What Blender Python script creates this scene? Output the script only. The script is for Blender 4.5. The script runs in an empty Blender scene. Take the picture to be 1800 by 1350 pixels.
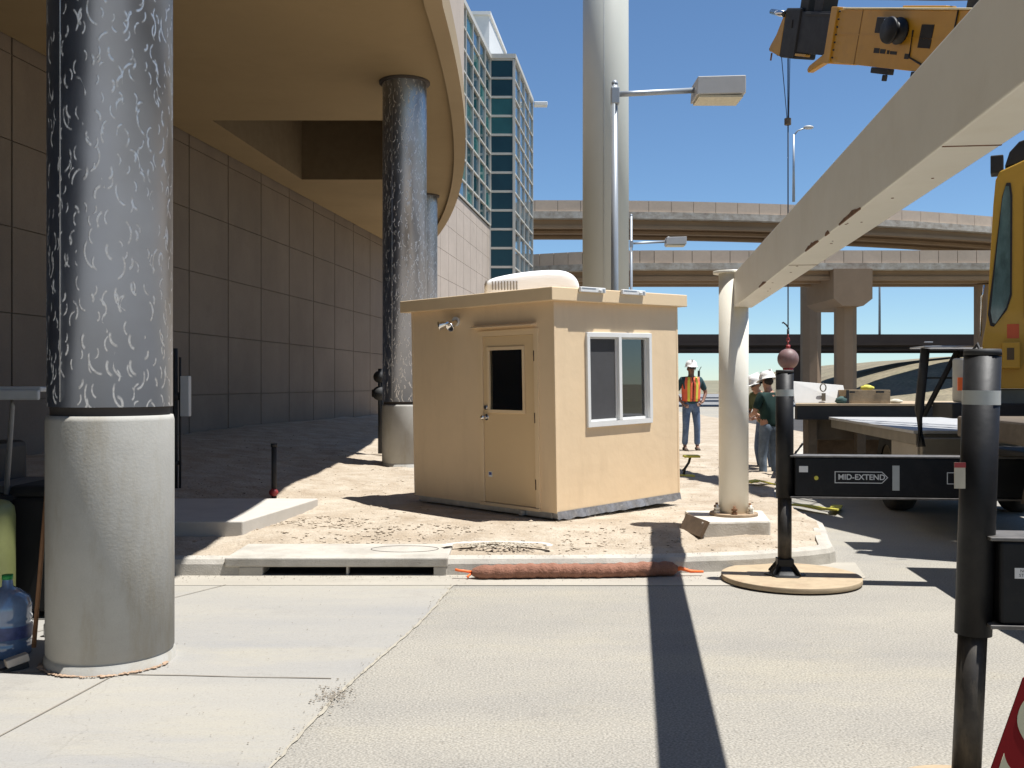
import bpy, bmesh, math, random
from math import sin, cos, pi, radians as R, atan2, sqrt
from mathutils import Vector as V, Matrix, noise as mn
random.seed(7)
S = bpy.context.scene
COL = S.collection
# ------------------------------------------------------------------ camera
cd = bpy.data.cameras.new('camera'); cam = bpy.data.objects.new('camera', cd); COL.objects.link(cam)
cam.location = (0, 0, 1.62); cam.rotation_euler = (R(90), 0, 0)
cd.lens = 35; cd.sensor_width = 36; cd.clip_start = .05; cd.clip_end = 8000
S.camera = cam
# ------------------------------------------------------------------ sky, sun, exposure
SUN_EL, SUN_AZ = 72.0, -9.0          # azimuth measured from +X, negative = towards the viewer
w = bpy.data.worlds.new('World'); S.world = w; w.use_nodes = True
nt = w.node_tree; nt.nodes.clear()
sky = nt.nodes.new('ShaderNodeTexSky'); sky.sky_type = 'NISHITA'; sky.sun_disc = False
sky.sun_elevation = R(SUN_EL); sky.sun_rotation = R(90 - SUN_AZ)
sky.altitude = 1600; sky.air_density = 1.0; sky.dust_density = .05; sky.ozone_density = 3.0
bg = nt.nodes.new('ShaderNodeBackground'); bg.inputs[1].default_value = .077
out = nt.nodes.new('ShaderNodeOutputWorld')
tint = nt.nodes.new('ShaderNodeMixRGB'); tint.blend_type = 'MULTIPLY'; tint.inputs[0].default_value = 1; tint.inputs[2].default_value = (.78, .91, .98, 1)
nt.links.new(sky.outputs[0], tint.inputs[1]); nt.links.new(tint.outputs[0], bg.inputs[0]); nt.links.new(bg.outputs[0], out.inputs[0])
sd = bpy.data.lights.new('sun', 'SUN'); sd.energy = 4.7; sd.angle = R(.53); sd.color = (1, .98, .945)
sun = bpy.data.objects.new('sun', sd); COL.objects.link(sun)
sv = V((cos(R(SUN_EL)) * cos(R(SUN_AZ)), cos(R(SUN_EL)) * sin(R(SUN_AZ)), sin(R(SUN_EL))))
sun.rotation_euler = sv.to_track_quat('Z', 'Y').to_euler(); sun.location = (20, -10, 40)
S.view_settings.view_transform = 'Standard'; S.view_settings.look = 'None'
S.view_settings.exposure = .78; S.view_settings.gamma = 1
S.render.engine = 'CYCLES'

# ------------------------------------------------------------------ materials
MATS = {}
def mat(name, col, rough=.6, metal=0., var=.12, scale=4., bump=.0, bscale=60., col2=None, stretch=(1, 1, 1),
        spec=.5, coat=0., fine=0., fscale=200., stain=None, sscale=1.2, samt=.5, sstretch=(1, 1, 1)):
    """procedural material: base colour broken by two noises, optional stains, optional bump"""
    if name in MATS: return MATS[name]
    m = bpy.data.materials.new(name); m.use_nodes = True; t = m.node_tree; t.nodes.clear()
    N = t.nodes.new; L = t.links.new
    o = N('ShaderNodeOutputMaterial'); b = N('ShaderNodeBsdfPrincipled'); L(b.outputs[0], o.inputs[0])
    b.inputs['Roughness'].default_value = rough; b.inputs['Metallic'].default_value = metal
    b.inputs['Specular IOR Level'].default_value = spec; b.inputs['Coat Weight'].default_value = coat
    tc = N('ShaderNodeTexCoord'); mp = N('ShaderNodeMapping'); mp.inputs['Scale'].default_value = stretch
    L(tc.outputs['Object'], mp.inputs[0])
    n1 = N('ShaderNodeTexNoise'); n1.inputs['Scale'].default_value = scale; n1.inputs['Detail'].default_value = 8
    n1.inputs['Roughness'].default_value = .62; L(mp.outputs[0], n1.inputs[0])
    mr = N('ShaderNodeMapRange'); mr.inputs[1].default_value = .3; mr.inputs[2].default_value = .7; L(n1.outputs[0], mr.inputs[0])
    c2 = col2 or tuple(c * (1 - var) for c in col); c1 = tuple(min(1, c * (1 + var * .6)) for c in col) if not col2 else col
    mx = N('ShaderNodeMixRGB'); mx.inputs[1].default_value = (*c1, 1); mx.inputs[2].default_value = (*c2, 1)
    L(mr.outputs[0], mx.inputs[0]); cur = mx.outputs[0]
    if stain:
        ms = N('ShaderNodeMapping'); ms.inputs['Scale'].default_value = sstretch; L(tc.outputs['Object'], ms.inputs[0])
        n2 = N('ShaderNodeTexNoise'); n2.inputs['Scale'].default_value = sscale; n2.inputs['Detail'].default_value = 10
        n2.inputs['Roughness'].default_value = .7; L(ms.outputs[0], n2.inputs[0])
        m2 = N('ShaderNodeMapRange'); m2.inputs[1].default_value = .5; m2.inputs[2].default_value = .68
        m2.inputs[4].default_value = samt; L(n2.outputs[0], m2.inputs[0])
        x2 = N('ShaderNodeMixRGB'); L(m2.outputs[0], x2.inputs[0]); L(cur, x2.inputs[1]); x2.inputs[2].default_value = (*stain, 1); cur = x2.outputs[0]
    if fine:
        n3 = N('ShaderNodeTexNoise'); n3.inputs['Scale'].default_value = fscale; n3.inputs['Detail'].default_value = 3
        L(tc.outputs['Object'], n3.inputs[0])
        m3 = N('ShaderNodeMapRange'); m3.inputs[1].default_value = .3; m3.inputs[2].default_value = .7
        m3.inputs[3].default_value = 1 - fine; m3.inputs[4].default_value = 1 + fine * .5; L(n3.outputs[0], m3.inputs[0])
        x3 = N('ShaderNodeMixRGB'); x3.blend_type = 'MULTIPLY'; x3.inputs[0].default_value = 1
        L(cur, x3.inputs[1]); L(m3.outputs[0], x3.inputs[2]); cur = x3.outputs[0]
    L(cur, b.inputs['Base Color'])
    # roughness variation
    rr = N('ShaderNodeMapRange'); rr.inputs[3].default_value = max(.02, rough - .08); rr.inputs[4].default_value = min(1, rough + .1)
    L(n1.outputs[0], rr.inputs[0]); L(rr.outputs[0], b.inputs['Roughness'])
    if bump:
        nb = N('ShaderNodeTexNoise'); nb.inputs['Scale'].default_value = bscale; nb.inputs['Detail'].default_value = 6
        L(mp.outputs[0], nb.inputs[0]); bp = N('ShaderNodeBump'); bp.inputs['Strength'].default_value = bump; bp.inputs['Distance'].default_value = .02
        L(nb.outputs[0], bp.inputs['Height']); L(bp.outputs[0], b.inputs['Normal'])
    MATS[name] = m; return m

def glass(name, tint, ior=1.5, rough=.0, refl=1.0):
    """thin pane: clear tinted transmission plus fresnel mirror"""
    m = bpy.data.materials.new(name); m.use_nodes = True; t = m.node_tree; t.nodes.clear(); N = t.nodes.new; L = t.links.new
    o = N('ShaderNodeOutputMaterial'); tr = N('ShaderNodeBsdfTransparent'); tr.inputs[0].default_value = (*tint, 1)
    g = N('ShaderNodeBsdfGlossy'); g.inputs['Roughness'].default_value = rough; g.inputs[0].default_value = (refl, refl, refl, 1)
    f = N('ShaderNodeFresnel'); f.inputs[0].default_value = ior
    x = N('ShaderNodeMixShader'); L(f.outputs[0], x.inputs[0]); L(tr.outputs[0], x.inputs[1]); L(g.outputs[0], x.inputs[2]); L(x.outputs[0], o.inputs[0])
    return m

def steel_swirl():
    """stainless sheet with hand ground swirl marks, sun glints and sky blue painted in"""
    m = bpy.data.materials.new('swirled_steel'); m.use_nodes = True; t = m.node_tree; t.nodes.clear(); N = t.nodes.new; L = t.links.new
    o = N('ShaderNodeOutputMaterial'); b = N('ShaderNodeBsdfPrincipled'); L(b.outputs[0], o.inputs[0])
    b.inputs['Metallic'].default_value = 1
    tc = N('ShaderNodeTexCoord'); sp = N('ShaderNodeSeparateXYZ'); L(tc.outputs['Object'], sp.inputs[0])
    def M(op, a, b2=None, c=None):
        n = N('ShaderNodeMath'); n.operation = op
        for i, q in enumerate((a, b2, c)):
            if q is None: continue
            if isinstance(q, (int, float)): n.inputs[i].default_value = q
            else: L(q, n.inputs[i])
        return n.outputs[0]
    ang = M('ARCTAN2', sp.outputs[1], sp.outputs[0]); arc = M('MULTIPLY', ang, .375)
    masks = []; hs = []
    for k, (sc, off, r0, wd) in enumerate(((7.8, 0, .27, .075), (10.5, 7.3, .36, .07), (6.4, 2.7, .42, .05))):
        cb = N('ShaderNodeCombineXYZ'); L(M('MULTIPLY', arc, sc), cb.inputs[0]); L(M('MULTIPLY_ADD', sp.outputs[2], sc * .8, off), cb.inputs[1])
        vo = N('ShaderNodeTexVoronoi'); vo.voronoi_dimensions = '2D'; vo.inputs['Scale'].default_value = 1; vo.inputs['Randomness'].default_value = .85
        L(cb.outputs[0], vo.inputs['Vector'])
        vs = N('ShaderNodeVectorMath'); vs.operation = 'SUBTRACT'; L(cb.outputs[0], vs.inputs[0]); L(vo.outputs['Position'], vs.inputs[1])
        s2 = N('ShaderNodeSeparateXYZ'); L(vs.outputs[0], s2.inputs[0])
        th = M('ARCTAN2', s2.outputs[1], s2.outputs[0])
        cs = N('ShaderNodeSeparateXYZ'); L(vo.outputs['Color'], cs.inputs[0])
        ph = M('MULTIPLY_ADD', M('SUBTRACT', cs.outputs[0], .5), 1.3, M('MULTIPLY', M('GREATER_THAN', cs.outputs[1], .6), 3.14))
        dirc = M('COSINE', M('SUBTRACT', th, ph))
        am = N('ShaderNodeMapRange'); am.interpolation_type = 'SMOOTHSTEP'; am.inputs[1].default_value = .52; am.inputs[2].default_value = .8; L(dirc, am.inputs[0])
        rad = M('MULTIPLY_ADD', cs.outputs[1], .2, r0 - .1)
        d = M('ABSOLUTE', M('SUBTRACT', vo.outputs['Distance'], rad))
        rm = N('ShaderNodeMapRange'); rm.interpolation_type = 'SMOOTHSTEP'; rm.inputs[1].default_value = wd; rm.inputs[2].default_value = wd * .25; L(d, rm.inputs[0])
        on = M('GREATER_THAN', cs.outputs[2], .16)
        nb = N('ShaderNodeTexNoise'); nb.inputs['Scale'].default_value = 34; nb.inputs['Detail'].default_value = 2; L(tc.outputs['Object'], nb.inputs[0])
        br = N('ShaderNodeMapRange'); br.inputs[1].default_value = .36; br.inputs[2].default_value = .56; br.inputs[3].default_value = .3; L(nb.outputs[0], br.inputs[0])
        masks.append(M('MULTIPLY', M('MULTIPLY', M('MULTIPLY', am.outputs[0], rm.outputs[0]), on), br.outputs[0]))
        hs.append(M('MULTIPLY', M('SINE', M('MULTIPLY', vo.outputs['Distance'], 60)), 1))
    mk = M('MINIMUM', M('ADD', M('ADD', masks[0], masks[1]), masks[2]), 1)
    n1 = N('ShaderNodeTexNoise'); n1.inputs['Scale'].default_value = 2.2; n1.inputs['Detail'].default_value = 6; L(tc.outputs['Object'], n1.inputs[0])
    cr = N('ShaderNodeMixRGB'); cr.inputs[1].default_value = (.22, .235, .27, 1); cr.inputs[2].default_value = (.40, .45, .56, 1); L(n1.outputs[0], cr.inputs[0])  # blue of the reflected sky mixed into the steel colour
    mb = N('ShaderNodeMixRGB'); L(M('MULTIPLY', mk, .95), mb.inputs[0]); L(cr.outputs[0], mb.inputs[1]); mb.inputs[2].default_value = (.95, .95, .95, 1)  # sun glints on the swirl marks painted near-white
    L(mb.outputs[0], b.inputs['Base Color'])
    L(M('MULTIPLY_ADD', mk, -.8, 1), b.inputs['Metallic'])
    L(M('ADD', M('MULTIPLY', mk, .25), M('MULTIPLY_ADD', n1.outputs[0], .18, .27)), b.inputs['Roughness'])
    bp = N('ShaderNodeBump'); bp.inputs['Strength'].default_value = .22; bp.inputs['Distance'].default_value = .01
    L(M('MULTIPLY_ADD', mk, .8, M('MULTIPLY', M('ADD', hs[0], hs[1]), .006)), bp.inputs['Height']); ge = N('ShaderNodeNewGeometry'); up_ = N('ShaderNodeVectorMath'); up_.operation = 'MULTIPLY_ADD'
    cv = N('ShaderNodeCombineXYZ'); L(M('MULTIPLY', mk, .16), cv.inputs[0]); L(M('MULTIPLY', mk, .52), cv.inputs[2])
    ad = N('ShaderNodeVectorMath'); ad.operation = 'ADD'; L(ge.outputs['Normal'], ad.inputs[0]); L(cv.outputs[0], ad.inputs[1])
    no = N('ShaderNodeVectorMath'); no.operation = 'NORMALIZE'; L(ad.outputs[0], no.inputs[0]); L(no.outputs[0], bp.inputs['Normal'])
    L(bp.outputs[0], b.inputs['Normal'])
    return m
STEEL = steel_swirl()

CONC = mat('concrete', (.30, .285, .255), .85, var=.16, scale=2.5, bump=.15, bscale=90, stain=(.20, .185, .165), sscale=3, samt=.35, fine=.08)
COLCONC = mat('column_concrete', (.40, .388, .352), .8, var=.14, scale=2.2, bump=.08, bscale=60, stain=(.30, .265, .20), sscale=1.6, samt=.6, fine=.06, sstretch=(3, 3, .7))
CURB = mat('curb_concrete', (.45, .42, .365), .85, var=.18, scale=3, bump=.2, bscale=80, stain=(.30, .27, .225), sscale=4, samt=.5, fine=.1)
ROAD = mat('road_concrete', (.345, .32, .27), .92, scale=.55, col2=(.275, .26, .232), bump=.35, bscale=110, stain=(.38, .345, .265), sscale=.42, samt=.75, fine=.42, fscale=85, stretch=(.8, 1.7, 1), sstretch=(.5, 1.2, 1))
APRON = mat('apron_concrete', (.33, .31, .268), .88, scale=.5, col2=(.262, .256, .246), bump=.12, bscale=60, stain=(.355, .325, .255), sscale=.6, samt=.8, fine=.10, fscale=140, stretch=(.4, 2.2, 1), sstretch=(.35, 1.3, 1))
SAND = mat('sand', (.345, .315, .255), .95, var=.1, scale=6, bump=.2, bscale=50, fine=.1, fscale=90)
DIRT = mat('dirt', (.45, .385, .30), .95, scale=2.6, col2=(.30, .235, .165), bump=1., bscale=26, stain=(.50, .445, .36), sscale=1.7, samt=.7, fine=.2, fscale=60)
FIELD = mat('dry_field', (.20, .18, .115), .95, var=.25, scale=.02, fine=.15, fscale=.5, stain=(.14, .14, .08), sscale=.05, samt=.6)
GRASSY = mat('dry_slope', (.215, .18, .115), .95, var=.3, scale=.3, fine=.3, fscale=3, stain=(.14, .14, .075), sscale=.4, samt=.5)
ASPH = mat('asphalt', (.045, .042, .04), .9, var=.2, scale=.5, bump=.2, bscale=40)
GREYROAD = mat('far_road', (.20, .20, .20), .9, var=.12, scale=.2)
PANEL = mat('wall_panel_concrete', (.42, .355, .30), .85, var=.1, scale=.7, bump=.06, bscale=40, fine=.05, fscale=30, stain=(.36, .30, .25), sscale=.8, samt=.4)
WALLD = mat('shade_toned_wall_panel', (.165, .128, .098), .9, var=.14, scale=.5, bump=.06, bscale=40, fine=.05, fscale=30, stain=(.13, .10, .078), sscale=.9, samt=.6, sstretch=(1, 1, .35))  # canopy shade put into a darker copy of the panel colour
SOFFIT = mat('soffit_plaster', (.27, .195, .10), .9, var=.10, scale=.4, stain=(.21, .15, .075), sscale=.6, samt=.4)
FASCIA = mat('fascia_plaster', (.30, .225, .13), .85, var=.06, scale=.6)
DARKJ = mat('joint_dark', (.06, .05, .043), .9)
VOID = mat('opening_shade', (.02, .018, .016), .95)  # near-black colour stands for the shade inside openings
MULL = mat('mullion_paint', (.50, .485, .44), .5, var=.05)
WHITE = mat('white_paint', (.74, .74, .72), .45, var=.05, scale=3)
TAN = mat('booth_paint', (.78, .595, .38), .6, var=.05, scale=1.2, bump=.25, bscale=5, stain=(.68, .51, .32), sscale=2.2, samt=.5, sstretch=(2, 2, .5))
TANT = mat('booth_trim', (.78, .595, .37), .5, var=.03, bump=.04)
TAND = mat('booth_door_paint', (.71, .52, .295), .42, var=.02, scale=1.5)
GALV = mat('galvanised', (.50, .51, .52), .38, .8, var=.2, scale=9)
CHROME = mat('chrome', (.75, .75, .75), .15, 1., var=.1)
GANTRY = mat('gantry_cream_paint', (.80, .76, .655), .42, var=.05, scale=2, stain=(.68, .61, .48), sscale=2.5, samt=.3, bump=.03, bscale=30)
RUST = mat('rust', (.20, .10, .05), .9, var=.4, scale=30, bump=.3)
MASTP = mat('mast_paint', (.50, .50, .44), .5, var=.03, scale=1)
POLEG = mat('pole_grey', (.34, .37, .40), .42, .35, var=.08)
LAMPH = mat('lamp_grey', (.45, .45, .44), .5, var=.06)
LENS = mat('lamp_lens', (.52, .47, .33), .4, var=.15, scale=20)
BLACK = mat('black_paint', (.008, .0085, .010), .5, spec=.3, var=.3, scale=6, stain=(.03, .028, .026), sscale=7, samt=.35, bump=.05, bscale=30)
BLACKM = mat('matt_black', (.02, .02, .02), .7, var=.3)
WORNM = mat('worn_tube', (.045, .04, .035), .5, .3, var=.5, scale=12, stain=(.16, .13, .09), sscale=9, samt=.6, sstretch=(1, 1, .3))
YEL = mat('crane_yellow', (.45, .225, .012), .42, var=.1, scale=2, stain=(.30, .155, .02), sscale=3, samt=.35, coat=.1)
YELD = mat('cab_yellow', (.50, .285, .025), .42, var=.08, coat=.2)
YBR = mat('yellow_bright', (.62, .56, .08), .7, var=.2, scale=12)
RUBBER = mat('rubber', (.022, .021, .02), .85, var=.3, bump=.3)
BRN = mat('dusty_brown_steel', (.11, .085, .06), .7, var=.3, scale=3, stain=(.17, .14, .10), sscale=4, samt=.5)
KHAKI = mat('dusty_khaki_steel', (.17, .15, .115), .6, var=.15, scale=4)
DECKG = mat('checker_plate', (.36, .36, .355), .65, 0., var=.12, scale=8)
WOOD = mat('plywood', (.40, .31, .20), .75, var=.18, scale=8, stretch=(1, 1, 4), stain=(.28, .18, .11), sscale=5, samt=.5, bump=.1)
WOODD = mat('dark_wood', (.15, .10, .06), .85, var=.3, scale=9)
CRATEW = mat('crate_wood', (.34, .25, .15), .8, var=.25, scale=8, bump=.15)
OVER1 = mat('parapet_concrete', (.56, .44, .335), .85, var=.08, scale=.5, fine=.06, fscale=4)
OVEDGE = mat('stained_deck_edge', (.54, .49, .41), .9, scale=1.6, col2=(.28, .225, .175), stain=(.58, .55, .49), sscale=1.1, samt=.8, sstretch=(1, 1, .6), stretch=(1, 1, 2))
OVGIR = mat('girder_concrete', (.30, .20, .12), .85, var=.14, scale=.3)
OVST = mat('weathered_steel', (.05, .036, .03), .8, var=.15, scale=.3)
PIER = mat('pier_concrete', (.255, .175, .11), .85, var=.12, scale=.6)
ORANGE = mat('orange_rope', (.85, .16, .03), .6, var=.1)
SOCK = mat('terracotta_fabric', (.27, .125, .08), .95, var=.22, scale=14, bump=.6, bscale=60)
STICK = mat('label_white', (.72, .72, .70), .5, var=.03)
LETW = mat('letter_white', (.62, .63, .62), .5, var=.02)
LETD = mat('letter_dark', (.05, .05, .05), .6, var=.02)
REFL = mat('reflector_grey', (.42, .44, .42), .35, var=.06, scale=20)
REDS = mat('sign_red', (.17, .007, .009), .75, var=.06, spec=.15)
SIGNL = mat('sign_cream', (.40, .385, .27), .5, var=.05)
BLUE = mat('blue_label', (.05, .08, .30), .5)
ORREF = mat('orange_reflector', (.9, .16, .03), .3)
GREENT = mat('pale_green_tank', (.19, .205, .075), .5, var=.15, scale=5, stain=(.15, .15, .07), sscale=8, samt=.6)
REDV = mat('dark_red_paint', (.30, .03, .03), .5, var=.1)
BALL = mat('ball_faded_red', (.17, .095, .09), .55, var=.2, scale=7, stain=(.24, .20, .19), sscale=6, samt=.6)
ROPE = mat('wire_rope', (.06, .07, .09), .6, .4)
SKIN = mat('skin', (.42, .22, .14), .6, var=.08)
SKIND = mat('skin_tanned', (.24, .125, .08), .6, var=.08)
JEAN = mat('denim', (.10, .15, .25), .9, var=.3, scale=8, bump=.2, stain=(.24, .31, .40), sscale=6, samt=.5)
JEANG = mat('faded_denim', (.13, .17, .22), .9, var=.3, scale=8, bump=.2, stain=(.27, .33, .38), sscale=6, samt=.5)
GREENS = mat('dark_green_shirt', (.007, .032, .026), .9, var=.25, scale=8)
TEALS = mat('teal_sleeve_shirt', (.02, .06, .07), .9, var=.25, scale=8)
OLIVE = mat('olive_shirt', (.10, .115, .05), .9, var=.25, scale=8)
VEST = mat('orange_vest', (.85, .15, .07), .8, var=.12, scale=10)
VESTY = mat('yellow_reflective', (.80, .72, .08), .6, var=.1)
HAT = mat('white_hard_hat', (.80, .78, .74), .35, var=.04)
BOOT = mat('tan_boot', (.10, .07, .05), .8, var=.2)
HAIR = mat('dark_hair', (.02, .015, .01), .8)
INTER = mat('booth_interior', (.75, .74, .70), .8, var=.1)
BGLASS = glass('booth_glass', (.80, .86, .84), 2.1, .01, .95)
SCREENM = mat('insect_screen', (.045, .045, .048), .8, var=.1)
CABG = glass('cab_glass', (.55, .66, .62), 1.6, .02, .9)
JUG = glass('water_jug_plastic', (.45, .58, .80), 1.6, .12, .9)
WATER = mat('jug_blue', (.16, .24, .38), .12, var=.35, scale=6, spec=.8, coat=.8)
CANOPYM = mat('cart_roof', (.45, .44, .42), .6)
def towerglass(name, col, rough, spec):
    return mat(name, col, rough, var=.35, scale=.35, spec=spec)
TG1 = towerglass('teal_glass_dark', (.010, .045, .05), .03, .5)
TG2 = towerglass('teal_glass_light', (.03, .13, .125), .04, .5)
TG3 = towerglass('sky_glass', (.05, .10, .13), .02, 1.)

def wear(m, spots=.30, crack=.0):
    """old paving: scattered dark specks, faint drips and a few hairline cracks"""
    t = m.node_tree; N = t.nodes.new; L = t.links.new; b = next(n for n in t.nodes if n.type == 'BSDF_PRINCIPLED'); src = b.inputs['Base Color'].links[0].from_socket
    tc = next(n for n in t.nodes if n.type == 'TEX_COORD')
    def layer(src, fac, c):
        x = N('ShaderNodeMixRGB'); x.blend_type = 'MULTIPLY'; L(fac, x.inputs[0]); L(src, x.inputs[1]); x.inputs[2].default_value = (*c, 1); return x.outputs[0]
    def mrange(sock, a, b_, c=0., d=1.):
        n = N('ShaderNodeMapRange'); n.inputs[1].default_value = a; n.inputs[2].default_value = b_; n.inputs[3].default_value = c; n.inputs[4].default_value = d; L(sock, n.inputs[0]); return n.outputs[0]
    vo = N('ShaderNodeTexVoronoi'); vo.inputs['Scale'].default_value = 7; vo.inputs['Randomness'].default_value = 1; L(tc.outputs['Object'], vo.inputs[0])
    sp = mrange(vo.outputs['Distance'], .03, .09, spots, 0); src = layer(src, sp, (.45, .42, .38))
    vo = N('ShaderNodeTexVoronoi'); vo.inputs['Scale'].default_value = 38; L(tc.outputs['Object'], vo.inputs[0])
    src = layer(src, mrange(vo.outputs['Distance'], .08, .26, .32, 0), (.55, .52, .48))
    n = N('ShaderNodeTexNoise'); n.inputs['Scale'].default_value = 1.6; n.inputs['Detail'].default_value = 12; n.inputs['Roughness'].default_value = .75; L(tc.outputs['Object'], n.inputs[0])
    src = layer(src, mrange(n.outputs[0], .56, .72, 0, .55), (.74, .73, .74))
    if crack:
        wn2 = N('ShaderNodeTexNoise'); wn2.inputs['Scale'].default_value = 1.3; wn2.inputs['Detail'].default_value = 6; L(tc.outputs['Object'], wn2.inputs[0])
        mxv = N('ShaderNodeMixRGB'); mxv.inputs[0].default_value = .35; L(tc.outputs['Object'], mxv.inputs[1]); L(wn2.outputs['Color'], mxv.inputs[2])
        vc = N('ShaderNodeTexVoronoi'); vc.feature = 'DISTANCE_TO_EDGE'; vc.inputs['Scale'].default_value = .55; L(mxv.outputs[0], vc.inputs[0])
        src = layer(src, mrange(vc.outputs['Distance'], .0008, .0028, crack, 0), (.5, .47, .43))
    L(src, b.inputs['Base Color'])
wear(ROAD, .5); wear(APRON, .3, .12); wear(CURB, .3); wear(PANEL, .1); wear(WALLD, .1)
# ------------------------------------------------------------------ mesh helpers
class MB:
    def __init__(s): s.v = []; s.f = []; s.sm = []
    def add(s, vs, fs, smooth=False):
        n = len(s.v); s.v += [V(p) for p in vs]
        for f in fs: s.f.append([i + n for i in f]); s.sm.append(smooth)
        return s
    def box(s, a, b, M=None):
        x0, y0, z0 = [min(p, q) for p, q in zip(a, b)]; x1, y1, z1 = [max(p, q) for p, q in zip(a, b)]
        vs = [(x, y, z) for z in (z0, z1) for x, y in ((x0, y0), (x1, y0), (x1, y1), (x0, y1))]
        if M: vs = [M @ V(p) for p in vs]
        return s.add(vs, [(3, 2, 1, 0), (4, 5, 6, 7), (0, 1, 5, 4), (1, 2, 6, 5), (2, 3, 7, 6), (3, 0, 4, 7)])
    def cyl(s, p0, p1, r0, r1=None, n=24, cap=True, smooth=True):
        r1 = r0 if r1 is None else r1; p0 = V(p0); p1 = V(p1); d = (p1 - p0).normalized()
        q = d.to_track_quat('Z', 'Y'); vs = []
        for p, r in ((p0, r0), (p1, r1)):
            for i in range(n): vs.append(p + q @ V((r * cos(2 * pi * i / n), r * sin(2 * pi * i / n), 0)))
        s.add(vs, [(i, (i + 1) % n, n + (i + 1) % n, n + i) for i in range(n)], smooth)
        if cap: s.add(vs, [tuple(range(n))[::-1], tuple(range(n, 2 * n))])
        return s
    def tube(s, pts, r, n=8, cap=True):
        pts = [V(p) for p in pts]; rs = r if isinstance(r, (list, tuple)) else [r] * len(pts); vs = []
        for k, p in enumerate(pts):
            d = (pts[min(k + 1, len(pts) - 1)] - pts[max(k - 1, 0)]).normalized(); q = d.to_track_quat('Z', 'Y')
            for i in range(n): vs.append(p + q @ V((rs[k] * cos(2 * pi * i / n), rs[k] * sin(2 * pi * i / n), 0)))
        fs = [(k * n + i, k * n + (i + 1) % n, (k + 1) * n + (i + 1) % n, (k + 1) * n + i) for k in range(len(pts) - 1) for i in range(n)]
        s.add(vs, fs, True)
        if cap: s.add(vs, [tuple(range(n))[::-1], tuple(range((len(pts) - 1) * n, len(pts) * n))])
        return s
    def lathe(s, c, prof, n=32, M=None):
        vs = []
        for r, z in prof:
            for i in range(n): vs.append(V((c[0] + r * cos(2 * pi * i / n), c[1] + r * sin(2 * pi * i / n), c[2] + z)))
        if M: vs = [M @ p for p in vs]
        return s.add(vs, [(k * n + i, k * n + (i + 1) % n, (k + 1) * n + (i + 1) % n, (k + 1) * n + i) for k in range(len(prof) - 1) for i in range(n)], True)
    def prism(s, poly, ext, M=None):
        """poly = list of 3D points (planar); ext = extrusion vector"""
        n = len(poly); vs = [V(p) for p in poly] + [V(p) + V(ext) for p in poly]
        if M: vs = [M @ p for p in vs]
        return s.add(vs, [tuple(range(n))[::-1], tuple(range(n, 2 * n))] + [(i, (i + 1) % n, n + (i + 1) % n, n + i) for i in range(n)])
    def sphere(s, c, r, sc=(1, 1, 1), n=20, m=12):
        prof = [(max(1e-4, sin(pi * k / m)), -cos(pi * k / m)) for k in range(m + 1)]; vs = []
        for a, z in prof:
            for i in range(n): vs.append((c[0] + r * sc[0] * a * cos(2 * pi * i / n), c[1] + r * sc[1] * a * sin(2 * pi * i / n), c[2] + r * sc[2] * z))
        return s.add(vs, [(k * n + i, k * n + (i + 1) % n, (k + 1) * n + (i + 1) % n, (k + 1) * n + i) for k in range(m) for i in range(n)], True)
    def build(s, name, m, parent=None, bevel=0, local=False, seg=2):
        me = bpy.data.meshes.new(name)
        off = V((0, 0, 0))
        if parent is not None and not local: off = WP(parent)
        me.from_pydata([tuple(p - off) for p in s.v], [], s.f); me.validate(); 
        if len(me.polygons) == len(s.sm): me.polygons.foreach_set('use_smooth', s.sm)
        bm = bmesh.new(); bm.from_mesh(me); bmesh.ops.remove_doubles(bm, verts=bm.verts, dist=1e-5)
        bmesh.ops.recalc_face_normals(bm, faces=bm.faces); bm.to_mesh(me); bm.free()
        o = bpy.data.objects.new(name, me); COL.objects.link(o); me.materials.append(m)
        if parent is not None: o.parent = parent
        if bevel:
            b = o.modifiers.new('bevel', 'BEVEL'); b.width = bevel; b.segments = seg; b.limit_method = 'ANGLE'; b.angle_limit = R(40)
            b.harden_normals = False
        return o
def WP(o):
    """world position of an unrotated chain of parents"""
    p = V(o.location)
    while o.parent is not None: o = o.parent; p += o.location
    return p
def tag(o, label=None, cat=None, group=None, kind=None):
    if label: o['label'] = label
    if cat: o['category'] = cat
    if group: o['group'] = group
    if kind: o['kind'] = kind
    return o
def thing(name, label, cat, loc=(0, 0, 0), rot=(0, 0, 0), group=None):
    o = bpy.data.objects.new(name, None); COL.objects.link(o); o.location = loc; o.rotation_euler = rot
    o.empty_display_size = .2
    return tag(o, label, cat, group)
def struct(o): o['kind'] = 'structure'; return o
def copy_tree(o, parent=None):
    c = o.copy(); COL.objects.link(c)
    if parent is not None: c.parent = parent
    for ch in list(o.children): copy_tree(ch, c)
    return c
def text(name, body, size, m, parent, M, ext=.0015, align='CENTER', bold=0):
    cu = bpy.data.curves.new(name, 'FONT'); cu.body = body; cu.size = size; cu.extrude = ext; cu.align_x = align; cu.align_y = 'CENTER'; cu.offset = bold
    to = bpy.data.objects.new(name + '_curve', cu); COL.objects.link(to)
    dg = bpy.context.evaluated_depsgraph_get(); me = bpy.data.meshes.new_from_object(to.evaluated_get(dg))
    bpy.data.objects.remove(to); bpy.data.curves.remove(cu); me.transform(M); me.name = name
    o = bpy.data.objects.new(name, me); COL.objects.link(o); me.materials.clear(); me.materials.append(m); o.parent = parent
    return o
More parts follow.
